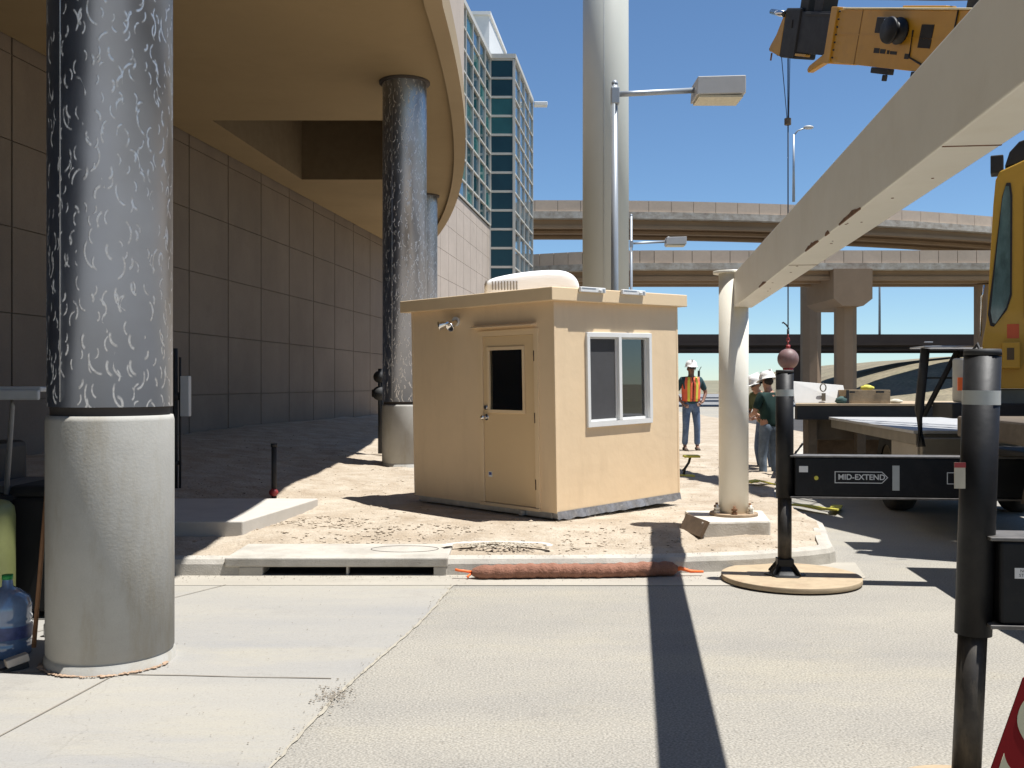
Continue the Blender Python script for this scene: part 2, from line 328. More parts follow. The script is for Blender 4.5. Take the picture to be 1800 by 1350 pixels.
def skinned(name, pts, edges, rad, m, parent, lev=2, root=0):
    """one continuous body or garment grown round a skeleton"""
    me = bpy.data.meshes.new(name); me.from_pydata([tuple(p) for p in pts], edges, [])
    o = bpy.data.objects.new(name, me); COL.objects.link(o)
    o.modifiers.new('skin', 'SKIN').use_smooth_shade = True
    sl = me.skin_vertices[0].data
    for i, r in enumerate(rad): sl[i].radius = r if isinstance(r, tuple) else (r, r); sl[i].use_root = (i == root)
    if lev: 
        ss = o.modifiers.new('sub', 'SUBSURF'); ss.levels = lev; ss.render_levels = lev
    dg = bpy.context.evaluated_depsgraph_get(); me2 = bpy.data.meshes.new_from_object(o.evaluated_get(dg)); me2.name = name
    bpy.data.objects.remove(o); o = bpy.data.objects.new(name, me2); COL.objects.link(o)
    for p in me2.polygons: p.use_smooth = True
    me2.materials.clear(); me2.materials.append(m); o.parent = parent; return o
def sm(a, b, t): t = max(0, min(1, (t - a) / (b - a))); return t * t * (3 - 2 * t)

# ================================================================== THE SETTING
g = MB(); g.add([(-3000, -400, -.03), (4000, -400, -.03), (4000, 6000, -.03), (-3000, 6000, -.03)], [(0, 1, 2, 3)])
struct(g.build('ground', FIELD))
g = MB(); g.add([(-14, -14, 0), (30, -14, 0), (30, 75, 0), (-14, 75, 0)], [(0, 1, 2, 3)]); struct(g.build('road', ROAD))
# smooth concrete apron left of the seam
def seam(y): return -1.03 + .151 * (y - 4.2) + .02 * sin(y * 2.1)
ap = MB(); ys = [-14 + .4 * i for i in range(56)]
vs = [(-13.9, y, .004) for y in ys] + [(seam(y), y, .004) for y in ys]; n = len(ys)
ap.add(vs, [(i, n + i, n + i + 1, i + 1) for i in range(n - 1)]); vs = [(seam(y), y, .004) for y in ys] + [(seam(y) + .001, y, -.004) for y in ys]; ap.add(vs, [(i, n + i, n + i + 1, i + 1) for i in range(n - 1)]); struct(ap.build('pavement', APRON))
jt = MB()
def strip(m, pts, wd, z, jit=0.):
    vs = []
    for k, p in enumerate(pts):
        a = V(pts[max(k - 1, 0)]); b = V(pts[min(k + 1, len(pts) - 1)]); d = (b - a).normalized(); nrm = V((-d.y, d.x))
        ww = wd * (1 + random.uniform(-jit, jit)); wl = wd * (1 + random.uniform(-jit, jit))
        vs += [(p[0] + nrm.x * ww / 2, p[1] + nrm.y * ww / 2, z), (p[0] - nrm.x * wl / 2, p[1] - nrm.y * wl / 2, z)]
    m.add(vs, [(2 * i, 2 * i + 1, 2 * i + 3, 2 * i + 2) for i in range(len(pts) - 1)])
def lerp2(a, b, n): return [(a[0] + (b[0] - a[0]) * i / n, a[1] + (b[1] - a[1]) * i / n) for i in range(n + 1)]
strip(jt, [(x, y + .01 * mn.noise(V((x * 3, y, 0)))) for x, y in lerp2((-6, 5.78), (-.99, 5.46), 30)], .012, .008, .5)
strip(jt, [(x, y) for x, y in lerp2((-3.4, 5.9), (-2.3, 8.0), 12)], .010, .009, .3)
strip(jt, [(x, y) for x, y in lerp2((-2.2, 5.55), (-2.7, 2.2), 12)], .010, .008, .3)
struct(jt.build('pavement_joint', mat('joint_line', (.22, .195, .16), .9)))
sd_ = MB(); pts = [(seam(y) + .015 * mn.noise(V((0, y * 5, 0))), y) for y in [3.2 + .06 * i for i in range(81)]]
strip(sd_, pts, .016, .0065, .6); tag(sd_.build('sand', SAND, None), kind='stuff')
gt = MB(); gt.prism([(-7, 7.98, -.004), (2.6, 7.98, -.004), (2.95, 8.3, -.004), (3.1, 9.0, -.004), (-7, 8.6, -.004)], (0, 0, .0115))
struct(gt.build('gutter', mat('gutter_pan', (.37, .34, .285), .88, var=.12, scale=2, fine=.12, stain=(.31, .28, .235), sscale=2, samt=.5, stretch=(.4, 2, 1), bump=.15)))
# island edge (kerb path)
def arcpts(c, r, a0, a1, n): return [(c[0] + r * cos(R(a0 + (a1 - a0) * i / n)), c[1] + r * sin(R(a0 + (a1 - a0) * i / n))) for i in range(n + 1)]
KP = [(-7, 8.38), (-2.15, 8.38)], [(-.56, 8.40), (.8, 8.42), (1.5, 8.50), (2.1, 8.62), (2.62, 8.80), (2.86, 8.93), (2.95, 9.05), (3.06, 9.5), (3.22, 10.1), (3.34, 10.6), (3.36, 11.5), (3.42, 12.6), (3.9, 14.4), (4.7, 16.8), (5.8, 20), (8.2, 27)]
def kerb(path, name):
    # rounded kerb section swept along the path; island lies to the left of travel
    pr = [(0, -.02), (.012, .10), (.035, .138), (.065, .15), (.155, .15), (.155, -.02)]
    P = [V(p) for p in path]; vs = []
    for k, p in enumerate(P):
        a = P[max(k - 1, 0)]; b = P[min(k + 1, len(P) - 1)]; d = (b - a).normalized(); nn = V((-d.y, d.x))
        for o_, z in pr: q = p + nn * o_; vs.append((q.x, q.y, z + .004 * mn.noise(V((q.x * 2, q.y * 2, 0)))))
    m = MB(); k_ = len(pr)
    m.add(vs, [(i * k_ + j, i * k_ + (j + 1) % k_, (i + 1) * k_ + (j + 1) % k_, (i + 1) * k_ + j) for i in range(len(P) - 1) for j in range(k_)])
    m.add(vs, [tuple(range(k_))[::-1], tuple(range((len(P) - 1) * k_, len(P) * k_))])
    o = m.build(name, CURB); return struct(o)
def dens(path, st=.25):
    o_ = []
    for a, b in zip(path, path[1:]):
        nn = max(1, int((V(b) - V(a)).length / st)); o_ += [tuple(V(a).lerp(V(b), i / nn)) for i in range(nn)]
    return o_ + [path[-1]]
kerb(dens(KP[0]), 'kerb'); kerb(dens(KP[1]), 'kerb')
# island of bare dirt
def kerbY(x):
    p = KP[1]
    if x < -.56: return 8.38
    for a, b in zip(p, p[1:]):
        if a[0] <= x <= b[0]: return a[1] + (b[1] - a[1]) * (x - a[0]) / max(1e-6, b[0] - a[0])
    return 99
def hz(x, y):
    h = .135 + .012 * max(0, min(y, 22) - 8.5)
    h += .31 * sm(-1.5, -6.2, x) * sm(9, 14, y)
    h += .035 * sm(9.2, 10.2, y) * sm(2.9, 1.8, x)
    e = sm(0, .5, y - kerbY(x)); 
    h += e * (.02 * mn.noise(V((x * 2.0, y * 2.0, 9))) + .035 * mn.noise(V((x * .9, y * .9, 1))) + .018 * mn.noise(V((x * 3.1, y * 3.1, 5))) + .012 * mn.noise(V((x * 9, y * 9, 2))) + .007 * mn.noise(V((x * 21, y * 21, 2))))
    q = sqrt((x - .42) ** 2 + (y - 11.9) ** 2); f = sm(2.6, 1.7, q); h = h * (1 - f) + .185 * f
    if y < 9.2 and -2.6 < x < -.4: h = min(h, .13)
    return h
dm = MB(); 
xs = [-9.4 + .25 * i for i in range(22)] + [-3.9 + .055 * i for i in range(150)] + [4.4 + .3 * i for i in range(14)]
ysd = [8.5 + .05 * i for i in range(110)] + [14.05 + .15 * i for i in range(60)] + [23.2 + 1.2 * i for i in range(32)]
def kerbX(y):
    p = KP[1][6:]
    if y <= p[0][1]: return None
    for a, b in zip(p, p[1:]):
        if a[1] <= y <= b[1]: return a[0] + (b[0] - a[0]) * (y - a[1]) / (b[1] - a[1])
    return 8.2
idx = {}; vs = []; fs = []
for j, y in enumerate(ysd):
    kx = kerbX(y)
    lim = (kx - .10) if kx else 2.9
    for i, x in enumerate(xs):
        idx[i, j] = len(vs); xx = min(x, lim); vs.append((xx, max(y, kerbY(xx) + .10) if (y < 9.2) else y, hz(xx, y)))
for j in range(len(ysd) - 1):
    for i in range(len(xs) - 1):
        a, b, c, d = idx[i, j], idx[i + 1, j], idx[i + 1, j + 1], idx[i, j + 1]
        if abs(vs[a][0] - vs[b][0]) < 1e-6 and abs(vs[d][0] - vs[c][0]) < 1e-6: continue
        if abs(vs[a][1] - vs[d][1]) < 1e-6 and abs(vs[b][1] - vs[c][1]) < 1e-6: continue
        fs.append((a, b, c, d))
dm.add(vs, fs, True); struct(dm.build('bare_earth', DIRT))
# loose clods and stones
cl = MB()
def stone(m, x, y, z, r):
    base = [(0, 0, 1), (.9, 0, .3), (.28, .85, .3), (-.72, .53, .25), (-.72, -.53, .3), (.28, -.85, .25), (0, 0, -1)]
    a = random.uniform(0, 6.3); sx, sy, sz = random.uniform(.6, 1.3), random.uniform(.6, 1.2), random.uniform(.3, .6)
    vs = [(x + r * (px * cos(a) * sx - py * sin(a) * sy) * random.uniform(.8, 1.2), y + r * (px * sin(a) * sx + py * cos(a) * sy) * random.uniform(.8, 1.2), z + r * pz * sz) for px, py, pz in base]
    m.add(vs, [(0, 1, 2), (0, 2, 3), (0, 3, 4), (0, 4, 5), (0, 5, 1), (6, 2, 1), (6, 3, 2), (6, 4, 3), (6, 5, 4), (6, 1, 5)])
for i in range(2400):
    y = 8.7 + 12 * random.random() ** 1.6; x = random.uniform(-4.5, 3.2)
    if y > 10.2: x = random.uniform(-5, 4)
    kx = kerbX(y)
    if kx and x > kx - .2: continue
    if y < kerbY(x) + .25 or (y < 9.2 and x < -.3): continue
    stone(cl, x, y, hz(x, y) + .002, random.choice((.006, .008, .01, .014, .02)) * random.uniform(.7, 1.3))
for (cx, cy, rr, k) in ((-2.0, 10.3, .35, 160), (-.9, 9.75, .4, 120), (-1.6, 9.4, .3, 60), (1.0, 9.55, .4, 50), (.6, 9.15, .3, 40)):
    for i in range(k):
        a = random.uniform(0, 6.3); q = rr * sqrt(random.random()); x = cx + 1.6 * q * cos(a); y = cy + q * sin(a)
        stone(cl, x, y, hz(x, y) + .004, random.uniform(.008, .028))
tag(cl.build('gravel', mat('clods', (.42, .35, .265), .95, var=.3, scale=5)), kind='stuff')
cr = MB()
for i in range(260):
    a = random.uniform(0, 6.3); q = sqrt(random.random()); x = -.12 + .34 * q * cos(a); y = 8.92 + .14 * q * sin(a)
    stone(cr, x, y, .175 + .03 * (1 - q), random.uniform(.008, .02))
tag(cr.build('spilled_aggregate', mat('pale_stones', (.42, .37, .29), .9, var=.3, scale=9)), kind='stuff')
wr = MB(); pts = [(-.12 + .46 * cos(R(a)), 8.90 + .17 * sin(R(a))) for a in range(-20, 201, 8)]
strip(wr, pts, .07, .185, .5); tag(wr.build('cement_residue', mat('white_cement', (.50, .49, .46), .9)), kind='stuff')
gr = MB()
for i in range(900):
    y = random.uniform(2.6, 8.2); x = random.uniform(-2.6, 2.6) * (y / 5)
    stone(gr, x, y, .012, random.uniform(.002, .005))
for i in range(160):
    stone(gr, random.gauss(-.93, .05), random.gauss(5.15, .09), .012, random.uniform(.003, .009))
for i in range(260):
    y = random.uniform(4, 8); stone(gr, seam(y) + random.gauss(0, .03), y, .012, random.uniform(.002, .006))
for i in range(700):
    x = random.uniform(-3, 3); y = 8.36 - abs(random.gauss(0, .10)); stone(gr, x, y, .013, random.uniform(.002, .006))
for i in range(260):
    x = random.uniform(-2.9, 2.6); q = kerbY(x) + random.uniform(.04, .16); stone(gr, x, q, .152, random.uniform(.002, .006))
tag(gr.build('road_grit', mat('grit', (.25, .215, .17), .9, var=.4, scale=30)), kind='stuff')
# concrete slab in the shade of the canopy
sl = MB(); sl.prism([(-7.5, 9.45, .12), (-2.57, 9.5, .12), (-2.22, 11.4, .12), (-7.5, 11.4, .12)], (0, 0, .19)); struct(sl.build('path', mat('slab_concrete', (.47, .44, .39), .85, var=.1, scale=3, bump=.1, bscale=70), bevel=.012))
# dark far road, pale shoulder, grey highway lanes, embankment
fr = MB(); fr.add([(4.2, 31, .006), (30, 31, .006), (30, 45, .006), (9, 47, .006), (6.2, 46, .006), (4.2, 43, .006)], [(0, 1, 2, 3, 4, 5)]); struct(fr.build('side_road', ASPH))
fr = MB(); fr.add([(-10, 72, .02), (200, 72, .02), (200, 160, .02), (-10, 160, .02)], [(0, 1, 2, 3)]); struct(fr.build('highway', GREYROAD))
em = MB(); nx, ny = 60, 40; vs = []
for j in range(ny + 1):
    for i in range(nx + 1):
        x = 30 + i * 2.; y = 88 + j * 2.2
        u_ = x - 33 - (y - 110) * .05; hgt = (5.6 * (1 - math.exp(-max(0, u_) * .105))) * sm(86, 112, y) + .25 * mn.noise(V((x * .15, y * .15, 0)))
        vs.append((x, y, max(-.2, hgt) if i and j else -.3))
em.add(vs, [(j * (nx + 1) + i, j * (nx + 1) + i + 1, (j + 1) * (nx + 1) + i + 1, (j + 1) * (nx + 1) + i) for j in range(ny) for i in range(nx)], True)
struct(em.build('embankment', GRASSY))
hl = MB(); vs = []; 
for i in range(81):
    x = -900 + i * 45; vs += [(x, 700, -.1), (x, 1100, 5 + 1.6 * mn.noise(V((i * .13, 0, 0))))]
hl.add(vs, [(2 * i, 2 * i + 2, 2 * i + 3, 2 * i + 1) for i in range(80)], True); struct(hl.build('hills', FIELD))

# storm drain inlet
dr = thing('storm_drain', 'concrete kerb inlet with a wide dark slot and a small middle post', 'storm drain', (-1.35, 8.4, 0))
m = MB(); m.box((-2.42, 8.372, .080), (-.54, 9.12, .158)); m.build('lid', CURB, dr, .012)
for q in (((-2.30, 8.38, 0), (-2.10, 8.9, .079), 'side_wall'), ((-.66, 8.38, 0), (-.55, 8.9, .079), 'side_wall'), ((-1.40, 8.40, 0), (-1.38, 8.5, .079), 'middle_post')): m = MB(); m.box(q[0], q[1]); m.build(q[2], CURB, dr, .006)
m = MB(); m.box((-2.1, 8.62, .0), (-.66, 8.66, .079)); m.box((-2.1, 8.42, .013), (-.66, 8.62, .016)); m.build('throat_shade', VOID, dr)
m = MB(); pr = [(1.0, 0), (1.0, .003), (.985, .003), (.985, 0)]
M_ = Matrix.Translation((-.95, 8.82, .1585)) @ Matrix.Diagonal((.3, .17, 1, 1)); m.lathe((0, 0, 0), pr, 48, M_); m.build('manhole_ring', DARKJ, dr)

# ================================================================== BUILDING
def wX(y): return -9.29 + .137 * y
def eX(y):  # out of view near the camera, edge bent to steer sun and shade
    if y > 13: return -.85 - (y - 16.1) ** 2 / 180
    if y > 9: return -.903 + .2 * sm(13, 9.2, y)
    if y > 2: return -.703 - .95 * sm(7.7, 5.7, y)
    return -1.653 - (2 - y) ** 2 / 500
b = thing('terminal_building', 'beige panelled building with a curved canopy and a teal glass tower', 'building', (-6, 20, 0))
wd = V((.137, 1, 0)).normalized(); wn = V((wd.y, -wd.x, 0))     # outward normal (+X side)
Y0, Y1, ZT = -30.0, 58.3, 10.8
m = MB(); a0 = V((wX(Y0), Y0, 0)); a1 = V((wX(Y1), Y1, 0))
m.prism([a0 - wn * 6, a1 - wn * 6, a1 - wn * .03, a0 - wn * .03], (0, 0, ZT)); m.build('wall_core', mat('wall_joint', (.11, .088, .068), .9), b)
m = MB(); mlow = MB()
ys = []; yy = 20.14
while yy > Y0: yy -= 1.87
while yy < Y1: ys.append(max(yy, Y0)); yy += 1.87
ys.append(Y1); zs = [0] + [.14 + 1.257 * k for k in range(1, 9)] + [ZT]
for ya, yb in zip(ys, ys[1:]):
    for za, zb in zip(zs, zs[1:]):
        p = V((wX(ya + .02), ya + .02, 0)); q = V((wX(yb - .02), yb - .02, 0)); 
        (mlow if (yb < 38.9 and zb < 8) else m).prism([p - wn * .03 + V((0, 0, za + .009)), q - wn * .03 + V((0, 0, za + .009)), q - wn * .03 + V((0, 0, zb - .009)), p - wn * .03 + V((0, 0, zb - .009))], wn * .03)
m.build('wall_panels', PANEL, b)
mlow.build('shade_toned_panels', WALLD, b)
# canopy soffit with a recess
YC = [-30 + .5 * i for i in range(140)]; ZS = 6.65
m = MB()
def cell(x0a, x1a, x0b, x1b, ya, yb, z): m.add([(x0a, ya, z), (x1a, ya, z), (x1b, yb, z), (x0b, yb, z)], [(0, 1, 2, 3)])
RY0, RY1, RX0, RX1, RZ = 19.0, 24.5, -5.72, -2.35, 8.2
for ya, yb in zip(YC, YC[1:]):
    wa, wb = wX(ya) + .05, wX(yb) + .05; ea, eb = eX(ya) - .22, eX(yb) - .22
    if ea <= wa + .1: break
    if RY0 <= ya < RY1: cell(wa, RX0 + .1 * (ya - RY0), wb, RX0 + .1 * (yb - RY0), ya, yb, ZS); cell(RX1, ea, RX1, eb, ya, yb, ZS)
    else: cell(wa, ea, wb, eb, ya, yb, ZS)
YE = ya
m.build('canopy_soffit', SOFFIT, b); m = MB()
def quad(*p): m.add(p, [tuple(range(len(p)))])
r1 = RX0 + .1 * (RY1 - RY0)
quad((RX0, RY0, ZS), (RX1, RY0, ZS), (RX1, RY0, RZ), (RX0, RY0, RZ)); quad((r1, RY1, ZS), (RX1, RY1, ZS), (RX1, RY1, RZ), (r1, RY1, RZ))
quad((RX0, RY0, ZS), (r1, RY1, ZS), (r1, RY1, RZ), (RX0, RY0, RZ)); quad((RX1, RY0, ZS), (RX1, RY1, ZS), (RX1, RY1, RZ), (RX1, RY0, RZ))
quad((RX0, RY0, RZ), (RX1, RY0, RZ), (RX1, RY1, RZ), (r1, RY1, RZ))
m.build('soffit_recess', mat('recess_shade_plaster', (.135, .098, .055), .9), b)  # darker plaster colour carries the shade inside the recess
# fascia ring: lip (lower, proud) and upper curved face
def ring(o0, o1, z0, z1, name, mt):
    mm = MB(); yl = [y for y in YC if y <= YE]; vs = []
    for y in yl:
        for o_, z in ((o0, z0), (o1, z0), (o1, z1), (o0, z1)): vs.append((eX(y) + o_, y, z))
    nn = len(yl); mm.add(vs, [(4 * i + j, 4 * i + (j + 1) % 4, 4 * (i + 1) + (j + 1) % 4, 4 * (i + 1) + j) for i in range(nn - 1) for j in range(4)] + [(0, 1, 2, 3), (4 * nn - 4, 4 * nn - 3, 4 * nn - 2, 4 * nn - 1)])
    mm.build(name, mt, b)
ring(-.24, 0, 6.55, 7.0, 'fascia_lip', FASCIA)
ring(-.24, -.03, 7.003, 10.5, 'fascia', PANEL)
m = MB()
for ya, yb in zip(YC, YC[1:]):
    if ya >= YE: break
    m.add([(wX(ya) + .02, ya, 10.45), (eX(ya) - .25, ya, 10.45), (eX(yb) - .25, yb, 10.45), (wX(yb) + .02, yb, 10.45)], [(0, 1, 2, 3)])
m.build('canopy_roof', PANEL, b)
# glazed upper storeys, tower and penthouse
A = V((-1.30, 58.3, 0)); B = V((.10, 58.3, 0)); Cc = B + V((.137, 1, 0)) * 9.1; LY = 48.4; Lp = V((wX(LY), LY, 0)); TZ = 20.8
m = MB(); m.prism([Lp - wn * 5, A - wn * 5, A - wn * .12, Lp - wn * .12], (0, 0, 9.7)); 
for q in range(len(m.v)): m.v[q] = m.v[q] + V((0, 0, 10.83))
m.prism([B + V((-5, .12, 0)), B + V((-.12, .12, 0)), Cc + V((-.12, 0, 0)), Cc + V((-5, 0, 0))], (0, 0, TZ - .2)); m.build('glazed_core', mat('core_dark', (.02, .03, .03), .6), b)
def glazing(P, Q, nn, zr, outw, ncols, mats, split=True):
    d = Q - P; fm = MB(); 
    for r_, (za, zb) in enumerate(zip(zr, zr[1:])):
        for c_ in range(ncols):
            p = P + d * (c_ / ncols) ; q = P + d * ((c_ + 1) / ncols); gg = MB()
            gg.prism([p + V((0, 0, za)), q + V((0, 0, za)), q + V((0, 0, zb)), p + V((0, 0, zb))], outw * .02 * -1)
            gg.build('window_pane', mats(r_, c_), b)
    return
def bars(P, Q, zr, outw, ncols, t=.1):
    dd = (Q - P).normalized(); d = Q - P
    for z in zr: FR.prism([P + V((0, 0, z - t / 2)), Q + V((0, 0, z - t / 2)), Q + V((0, 0, z + t / 2)), P + V((0, 0, z + t / 2))], outw * .07)
    for c_ in range(ncols + 1):
        p = P + d * (c_ / ncols); FR.prism([p - dd * t / 2 + V((0, 0, zr[0])), p + dd * t / 2 + V((0, 0, zr[0])), p + dd * t / 2 + V((0, 0, zr[-1])), p - dd * t / 2 + V((0, 0, zr[-1]))], outw * .09)
FR = MB(); fz = [20.62 - 1.105 * k for k in range(17)]; fz = fz[::-1]; zg = fz[5:]
fo = V((0, -1, 0)); so = wn
tones = [TG1, TG1, TG1, TG2, TG1, TG1, TG1, TG1, TG1, TG2, TG2, TG1, TG1, TG1, TG1, TG1]
tn = {13: TG2, 12: TG2}
glazing(A, B, 1, fz[4:], fo, 1, lambda r_, c_: TG2 if r_ in (8, 9) else TG1); bars(A, B, fz, fo, 1, .13)
szz = fz[4::1]; glazing(B, Cc, 1, fz[4::2], so, 4, lambda r_, c_: TG3); bars(B, Cc, fz[4:], so, 4, .08)
lz = [10.9] + [z for z in fz if z > 11.5]
glazing(Lp, A, 1, lz, so, 5, lambda r_, c_: (TG3, TG1, TG3, TG2)[(r_ * 7 + c_ * 3) % 4]); bars(Lp, A, lz, so, 5, .085)
FR.build('window_frame', MULL, b)
m = MB(); m.prism([Lp - wn * 2, A - wn * 2, A + wn * .12, Lp + wn * .12], (0, 0, .28)); 
for q in range(len(m.v)): m.v[q] += V((0, 0, 20.62))
m2 = MB(); m2.prism([A + V((-.3, -.15, 20.66)), B + V((.12, -.15, 20.66)), Cc + V((.12, 0, 20.66)), Cc + V((-5, 0, 20.66))], (0, 0, .26)); m.v += []; m.add(m2.v, m2.f); m.build('roof_coping', MULL, b)
m = MB(); m.prism([(-4.5, 60.7, 20.9), (-1.39, 60.7, 20.9), (-.45, 67.9, 20.9), (-4.5, 67.9, 20.9)], (0, 0, 3.2)); m.prism([(-4.6, 60.55, 24.103), (-1.3, 60.55, 24.103), (-.35, 68, 24.103), (-4.6, 68, 24.103)], (0, 0, .2)); m.build('penthouse', WHITE, b)
m = MB(); p = Cc + V((.1, -1.5, 20.1)); m.box(p + V((0, -.3, -.1)), p + V((.9, .3, .15))); m.build('roof_floodlight', WHITE, b, .04)

# steel-clad canopy columns
def column(x, y, gz, r, zc, label, rough_foot=True):
    t = thing('canopy_column', label, 'column', (x, y, gz), group='round steel clad columns under the canopy')
    m = MB(); m.lathe((x, y, gz), [(r + .008, -.25), (r + .010, .052), (r - .004, .060), (r - .004, .070), (r + .003, .078), (r + .003, zc - gz - .03), (r - .004, zc - gz), (0.001, zc - gz)], 72); m.build('concrete_base', COLCONC, t)
    m = MB(); m.lathe((x, y, zc), [(r - .022, -.001), (r - .022, .05)], 64); m.build('shadow_gap', DARKJ, t)
    m = MB(); m.lathe((x, y, zc + .05), [(r - .03, 0), (r - .006, 0), (r - .006, ZS + .12 - zc - .05 + .4)], 96)
    for zz in (2.35, 3.6):
        pass
    m.build('steel_sleeve', STEEL, t)
    m = MB(); a = R(-118); dx, dy = cos(a), sin(a)
    m.tube([(x + (r - .006) * dx, y + (r - .006) * dy, zc + .08), (x + (r - .006) * dx, y + (r - .006) * dy, ZS - .02)], .004, 6); m.build('sleeve_seam', GALV, t)
    m = MB(); m.lathe((x, y, ZS), [(r + .05, .0), (r + .05, -.03), (r - .01, -.04)], 64); m.build('top_collar', DARKJ, t)
    return t
c1 = column(-2.352, 5.84, 0, .35, 1.44, 'huge swirl polished steel column with pale concrete foot nearest the viewer')
# ragged mortar round the foot of the near column
m = MB()
for i in range(70):
    a = R(200 + 150 * i / 70); q = .372 + random.uniform(-.006, .012); stone(m, -2.352 + q * cos(a), 5.84 + q * sin(a), .012, random.uniform(.008, .022))
m.build('mortar_crumbs', mat('mortar_brown', (.36, .25, .17), .95, var=.3, scale=20), c1)
column(-1.79, 16.6, .25, .372, 1.28, 'steel clad column rising right behind the left wall of the booth')
column(-2.36, 26.6, .3, .372, 1.28, 'farthest steel clad column, a sliver behind the second column')

# ================================================================== HIGHWAY OVERPASSES
def sweep(path, x0, x1, z0, z1):
    """path of (x,y); offsets measured away from the viewer"""
    P = [V(p) for p in path]; vs = []; mm = MB()
    for k, p in enumerate(P):
        d = (P[min(k + 1, len(P) - 1)] - P[max(k - 1, 0)]).normalized(); nn = V((-d.y, d.x))
        for o_, z in ((x0, z0), (x1, z0), (x1, z1), (x0, z1)): q = p + nn * o_; vs.append((q.x, q.y, z))
    L_ = len(P); mm.add(vs, [(4 * i + j, 4 * i + (j + 1) % 4, 4 * (i + 1) + (j + 1) % 4, 4 * (i + 1) + j) for i in range(L_ - 1) for j in range(4)] + [(0, 1, 2, 3), (4 * L_ - 4, 4 * L_ - 3, 4 * L_ - 2, 4 * L_ - 1)]); return mm
def merge(*ms):
    r = MB()
    for q in ms: r.v, r.f, r.sm = r.v + q.v, r.f + [[i + len(r.v) - 0 for i in f] for f in q.f], r.sm + q.sm
    return r
def joinmb(ms):
    r = MB()
    for q in ms: r.add(q.v, q.f)
    return r
def overpass(t, path, width, ztop, zpar, zedge, zbot, wp=1.15, steel=False, ng=3):
    pg = [sweep(path, .06, .26, zpar, ztop - .03), sweep(path, width - .3, width, zpar, ztop)]
    joinmb(pg).build('parapet', DARKJ if not steel else OVST, t)
    if not steel:
        mm = MB(); P = [V(p) for p in path]
        for a, b_ in zip(P, P[1:]):
            L_ = (b_ - a).length; nn_ = max(1, round(L_ / wp)); d = (b_ - a).normalized(); nn = V((-d.y, d.x))
            for i in range(nn_):
                p = a.lerp(b_, i / nn_) + d * .02; q = a.lerp(b_, (i + 1) / nn_) - d * .02
                mm.prism([(p.x, p.y, zpar), (q.x, q.y, zpar), (q.x, q.y, ztop), (p.x, p.y, ztop)], (nn.x * .3, nn.y * .3, 0))
        mm.build('parapet_panels', OVER1, t)
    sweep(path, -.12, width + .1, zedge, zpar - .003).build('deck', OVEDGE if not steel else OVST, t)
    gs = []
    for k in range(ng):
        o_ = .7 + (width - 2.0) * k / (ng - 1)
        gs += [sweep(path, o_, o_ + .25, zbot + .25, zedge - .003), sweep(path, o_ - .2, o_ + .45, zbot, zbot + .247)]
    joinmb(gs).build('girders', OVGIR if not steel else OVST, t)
def pier(t, x, y, r, z1, cap=None, z0=-.2, mt=None, sq=False):
    mm = MB()
    if sq: mm.box((x - r, y - r, z0), (x + r, y + r, z1))
    else: mm.prism([(x + r * 1.08 * cos(R(22.5 + 45 * i)), y + r * 1.08 * sin(R(22.5 + 45 * i)), z0) for i in range(8)], (0, 0, z1 - z0))
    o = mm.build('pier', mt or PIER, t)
    if cap:
        w_, zl, zm, zt, y0, y1 = cap; mm = MB()
        mm.prism([(x - r, y0, zl), (x + r, y0, zl), (x + w_, y0, zm), (x + w_, y0, zt), (x - w_, y0, zt), (x - w_, y0, zm)], (0, y1 - y0, 0)); c = mm.build('pier_cap', mt or PIER, o)
t = thing('highway_overpass', 'uppermost beige viaduct curving across the sky above the other bridges', 'overpass', (20, 90, 0))
path = [(x, 87 + (0 if x < 4 else .0048 * (x - 4) ** 2)) for x in range(-14, 101, 2)]
overpass(t, path, 8.6, 17.68, 16.7, 16.1, 15.35, 1.5)
pier(t, 27.6, 92, .86, 15.6)
pier(t, -6, 91, .9, 15.6)
t = thing('highway_overpass', 'middle beige viaduct on hammerhead piers below the curving one', 'overpass', (20, 72, 0))
path = [(x, 70 + (0 if x > 10 else .03 * (10 - x) ** 2)) for x in range(-8, 12, 2)] + [(x, 70.) for x in range(14, 91, 4)]
overpass(t, path, 6.6, 11.02, 10.13, 9.66, 9.0, 1.15)
pier(t, 23.9, 71.4, .72, 7.6, (1.36, 7.1, 7.6, 9.7, 69.75, 76.2))
pier(t, 34.9, 73.4, .72, 8.9)
t = thing('highway_overpass', 'lowest dark brown bridge running low over the horizon', 'overpass', (30, 112, 0))
path = [(x, 110.) for x in range(10, 131, 6)]
overpass(t, path, 10, 7.15, 6.2, 5.9, 5.3, steel=True)
pier(t, 32.4, 114, .95, 5.9, mt=OVST)
pier(t, 52, 114, .95, 5.9, mt=OVST)
# lamps on the viaducts
def road_lamp(x, y, z, h, lbl, arm=1.1):
    t = thing('street_lamp', lbl, 'street lamp', (x, y, z))
    m = MB(); m.cyl((x, y, z), (x, y, z + h), .13, .08, 10); m.tube([(x, y, z + h - .1), (x + arm * .35, y, z + h + .35), (x + arm, y, z + h + .6)], .07, 6); m.build('pole', POLEG, t)
    m = MB(); m.sphere((x + arm + .2, y, z + h + .62), .38, (1.2, .8, .45)); m.build('lamp_head', LAMPH, t)
road_lamp(24.7, 87.3, 17.6, 5.9, 'thin street lamp with a bent arm standing on the uppermost viaduct')
t = thing('utility_pole', 'thin grey pole rising above the lowest dark bridge', 'pole', (40.8, 110.5, 7))
m = MB(); m.cyl((40.8, 110.5, 6.9), (40.8, 110.5, 16), .14, .1, 10); m.build('pole', POLEG, t)

